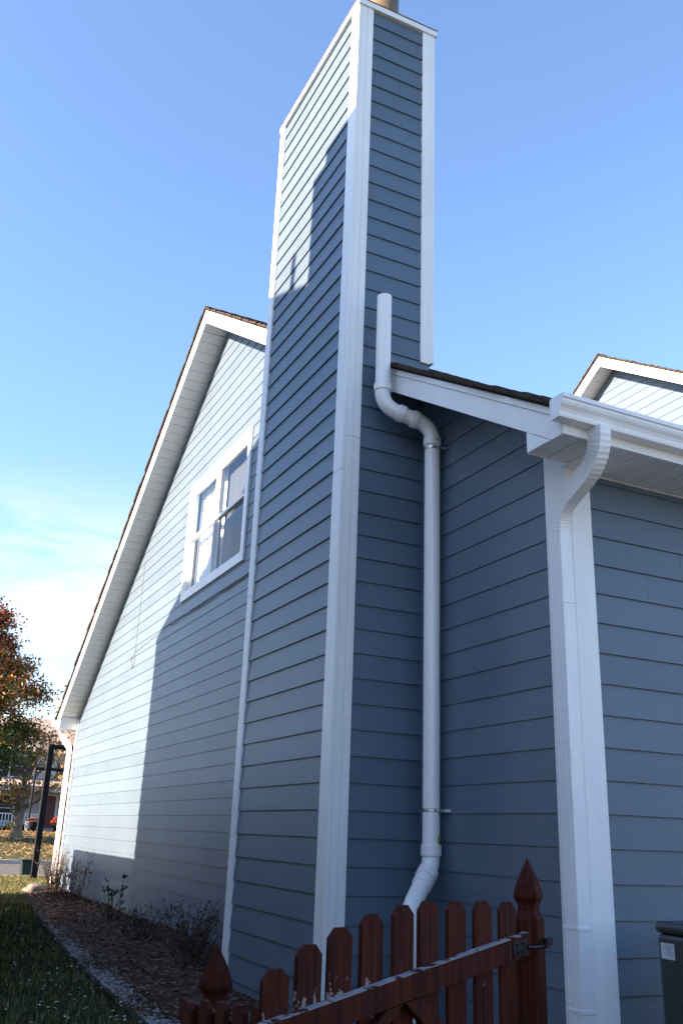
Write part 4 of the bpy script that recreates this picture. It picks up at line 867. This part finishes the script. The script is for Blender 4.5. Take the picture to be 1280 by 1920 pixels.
for k, (u, lab) in enumerate(((63, 'black urn of orange mums left of the red front door'), (106, 'black urn of orange mums right of the red front door'))):
    q = P_at(u, 1545, HY-3.2); r = empty('flower_urn', (0,0,0), lab, 'flower pot', 'orange flower urns beside the porch door')
    mb = MB(); c = Vector((q.x, HY-3.2, 0)); g = gh(0, HY-3.2); pf = [(0.2,g-0.02),(0.22,g+0.04),(0.14,g+0.12),(0.26,g+0.35),(0.33,g+0.55),(0.30,g+0.56)]
    mb.tube([c+Vector((0,0,z)) for _, z in pf], [a for a, _ in pf], 16); mb.build('urn', M_POT, r, smooth=True)
    mb = MB()
    for i in range(500):
        d = Vector((rnd.gauss(0,1), rnd.gauss(0,1), abs(rnd.gauss(0,1)))).normalized()*0.36*rnd.uniform(0.8,1.05); flake(mb, c.x+d.x, c.y+d.y, g+0.55+d.z*1.0, 0.06, 0, 1.2)
    mb.build('flowers', M_PUMP, r); place(r, (c.x, c.y, g))
# ------------------------------------------------------------------ trees
def tree(name, x, y, H, R, label, seed, leafmats, leafpick, n_leaf, leaf, trunk_r, bark, crown0=0.22, fork=True, clumps=70, cat='tree', shape=None, group=None):
    r = random.Random(seed); root = empty(name, (0,0,0), label, cat, group); z0 = gh(x, y); tk = MB()
    base = Vector((x, y, z0-0.1)); top = base+Vector((r.gauss(0,0.3), r.gauss(0,0.3), H*0.86))
    pts = [base.lerp(top, k/9)+Vector((r.gauss(0,0.05), r.gauss(0,0.05), 0))*(k > 1) for k in range(10)]
    tk.tube(pts, [trunk_r*(1.35 if k == 0 else 1.0)*(1-0.92*k/9) for k in range(10)], 10)
    cl = []
    for i in range(clumps):
        t = r.uniform(crown0, 1.0); rad = R*(shape(t) if shape else math.sin(math.pi*min(1, ((t-crown0)/(1-crown0))**0.75*0.92+0.08))**0.7)
        a = r.uniform(0, 6.28); q = math.sqrt(r.random()); st = base+(top-base)*min(0.98, max(0.12, t-0.12))
        c = Vector((x+rad*q*math.cos(a), y+rad*q*math.sin(a), z0+H*t)); cl.append(c)
        mid = st.lerp(c, 0.5)+Vector((0,0,-0.25)); rr = trunk_r*0.32*(1-0.6*t)
        tk.tube([st, mid, c], [rr, rr*0.6, rr*0.15], 5, cap=False)
        for _ in range(3):
            e_ = c+Vector((r.gauss(0,0.5), r.gauss(0,0.5), r.gauss(0.2,0.4))); tk.tube([mid.lerp(c,0.5), e_], [rr*0.3, rr*0.06], 3, cap=False)
    tk.build('trunk', bark, root)
    lf = MB(); per = n_leaf//clumps
    for c in cl:
        s = r.uniform(0.45, 0.95)*R/4.2; tone = r.random()
        for _ in range(int(per*r.uniform(0.6, 1.4))):
            d = Vector((r.gauss(0,1), r.gauss(0,1), r.gauss(0,0.7)))*s*0.62; p = c+d
            u = Vector((r.gauss(0,1), r.gauss(0,1), r.gauss(0,1))).normalized()*leaf*r.uniform(0.6,1.3); v = u.cross(Vector((r.gauss(0,1), r.gauss(0,1), r.gauss(0,1)))).normalized()*leaf*0.55
            lf.quad(p-u, p-v, p+u, p+v, mi=leafpick(p, r, tone))
    lf.build('crown', leafmats, root); place(root, (x, y, z0)); return root
M_BARK = pmat('grey_brown_bark', (0.16, 0.12, 0.09), 0.9, 0.1, var=0.3, vscale=3, vstretch=(4,4,0.6), bump=1.0, bscale=8, bstretch=(4,4,0.7), bdist=0.05)
def lmat(n, c): return pmat(n, c, 0.6, 0.25, var=0.25, vscale=2)
LM = [lmat('leaf_green', (0.055,0.085,0.018)), lmat('leaf_olive', (0.17,0.145,0.035)), lmat('leaf_orange', (0.36,0.14,0.035)), lmat('leaf_maroon', (0.19,0.060,0.040)), lmat('leaf_gold', (0.36,0.22,0.06)), lmat('leaf_dark_green', (0.028,0.05,0.014))]
def pick_pear(p, r, tone):
    h = (p.z+0.6)/11.8 + r.gauss(0, 0.07) + (tone-0.5)*0.14
    if h > 0.78: return 3 if r.random() < 0.6 else 2
    if h > 0.52: return 2 if r.random() < 0.55 else 3 if r.random() < 0.35 else 1
    if h > 0.38: return 1 if r.random() < 0.5 else 2 if r.random() < 0.25 else 0
    return 0 if r.random() < 0.45 else 5 if r.random() < 0.7 else 1
tq = P_at(26, 1560, 47.0)
tree('maple_tree', tq.x-4.2, 47.0, 12.2, 5.1, 'large street tree turning from green to maroon at the left edge', 51, LM, pick_pear, 90000, 0.10, 0.30, M_BARK, crown0=0.24, clumps=120)
tree('maple_tree', tq.x+0.25, 48.0, 5.6, 2.6, 'small forked tree with sparse golden leaves before the porch', 52, LM, lambda p, r, t: 4 if r.random() < 0.6 else 2, 1500, 0.10, 0.30, pmat('pale_grey_bark', (0.15,0.12,0.09), 0.9, var=0.25, vscale=3, bump=0.8, bscale=8, bdist=0.04), crown0=0.35, clumps=40)
q = P_at(112, 1560, 52.0)
tree('bare_tree', q.x+0.6, 52.0, 8.4, 3.0, 'nearly bare tree with thin twigs beyond the black frame', 53, LM, lambda p, r, t: 4 if r.random() < 0.7 else 1, 1300, 0.09, 0.14, M_BARK, crown0=0.30, clumps=60)
for k, (xx, yy, hh, lab) in enumerate(((-16, 75, 11, 'distant rusty tree left of the porch house'), (22, 78, 12, 'distant green tree right of the porch house'), (-26, 60, 10, 'round orange tree far down the street'))):
    tree('street_tree', xx, yy, hh, 4.2, lab, 60+k, LM, pick_pear, 5000, 0.22, 0.25, M_BARK, clumps=50)
def bush(x, y, s, label, seed):
    r = random.Random(seed); mb = MB(); z = gh(x, y)
    for _ in range(1400):
        d = Vector((r.gauss(0,1), r.gauss(0,1), r.gauss(0,1))).normalized()*r.uniform(0.55,1.0)*s; p = Vector((x+d.x*1.3, y+d.y, z+abs(d.z)*0.95)); u = Vector((r.gauss(0,1), r.gauss(0,1), r.gauss(0,1))).normalized()*0.07; v = u.cross(Vector((r.gauss(0,1), r.gauss(0,1), 1))).normalized()*0.045
        mb.quad(p-u, p-v, p+u, p+v)
    tag(mb.build('bush', LM[5]), label, 'bush', 'dark bushes in front of the porch')
mb = MB(); r_ = random.Random(99); mb.box((-13, -15.6, GZ-0.1), (14, -14.2, 0.9))  # leafy wall added out of view behind the camera to block low skylight
for _ in range(6000):
    p = Vector((r_.uniform(-13.2, 14.2), -14.1+r_.gauss(0, 0.15), r_.uniform(GZ, 1.15))); u = Vector((r_.gauss(0,1), r_.gauss(0,1), r_.gauss(0,1))).normalized()*0.13; v = u.cross(Vector((r_.gauss(0,1), r_.gauss(0,1), 1))).normalized()*0.08
    mb.quad(p-u, p-v, p+u, p+v)
tag(mb.build('light_block_hedge', LM[5]), 'dark leafy row added out of view, holding low skylight off the shaded walls', 'light_block_hedge')
q = P_at(6, 1550, HY-3.4)
for k, dx_ in enumerate((-4.2, -2.6, -0.9, 0.8)): bush(q.x+dx_, HY-3.3, 0.62, ['dark round bush farthest left before the porch', 'dark round bush second from left before the porch', 'dark round bush left of the forked tree trunk', 'dark bush at the foot of the porch railing'][k], 80+k)
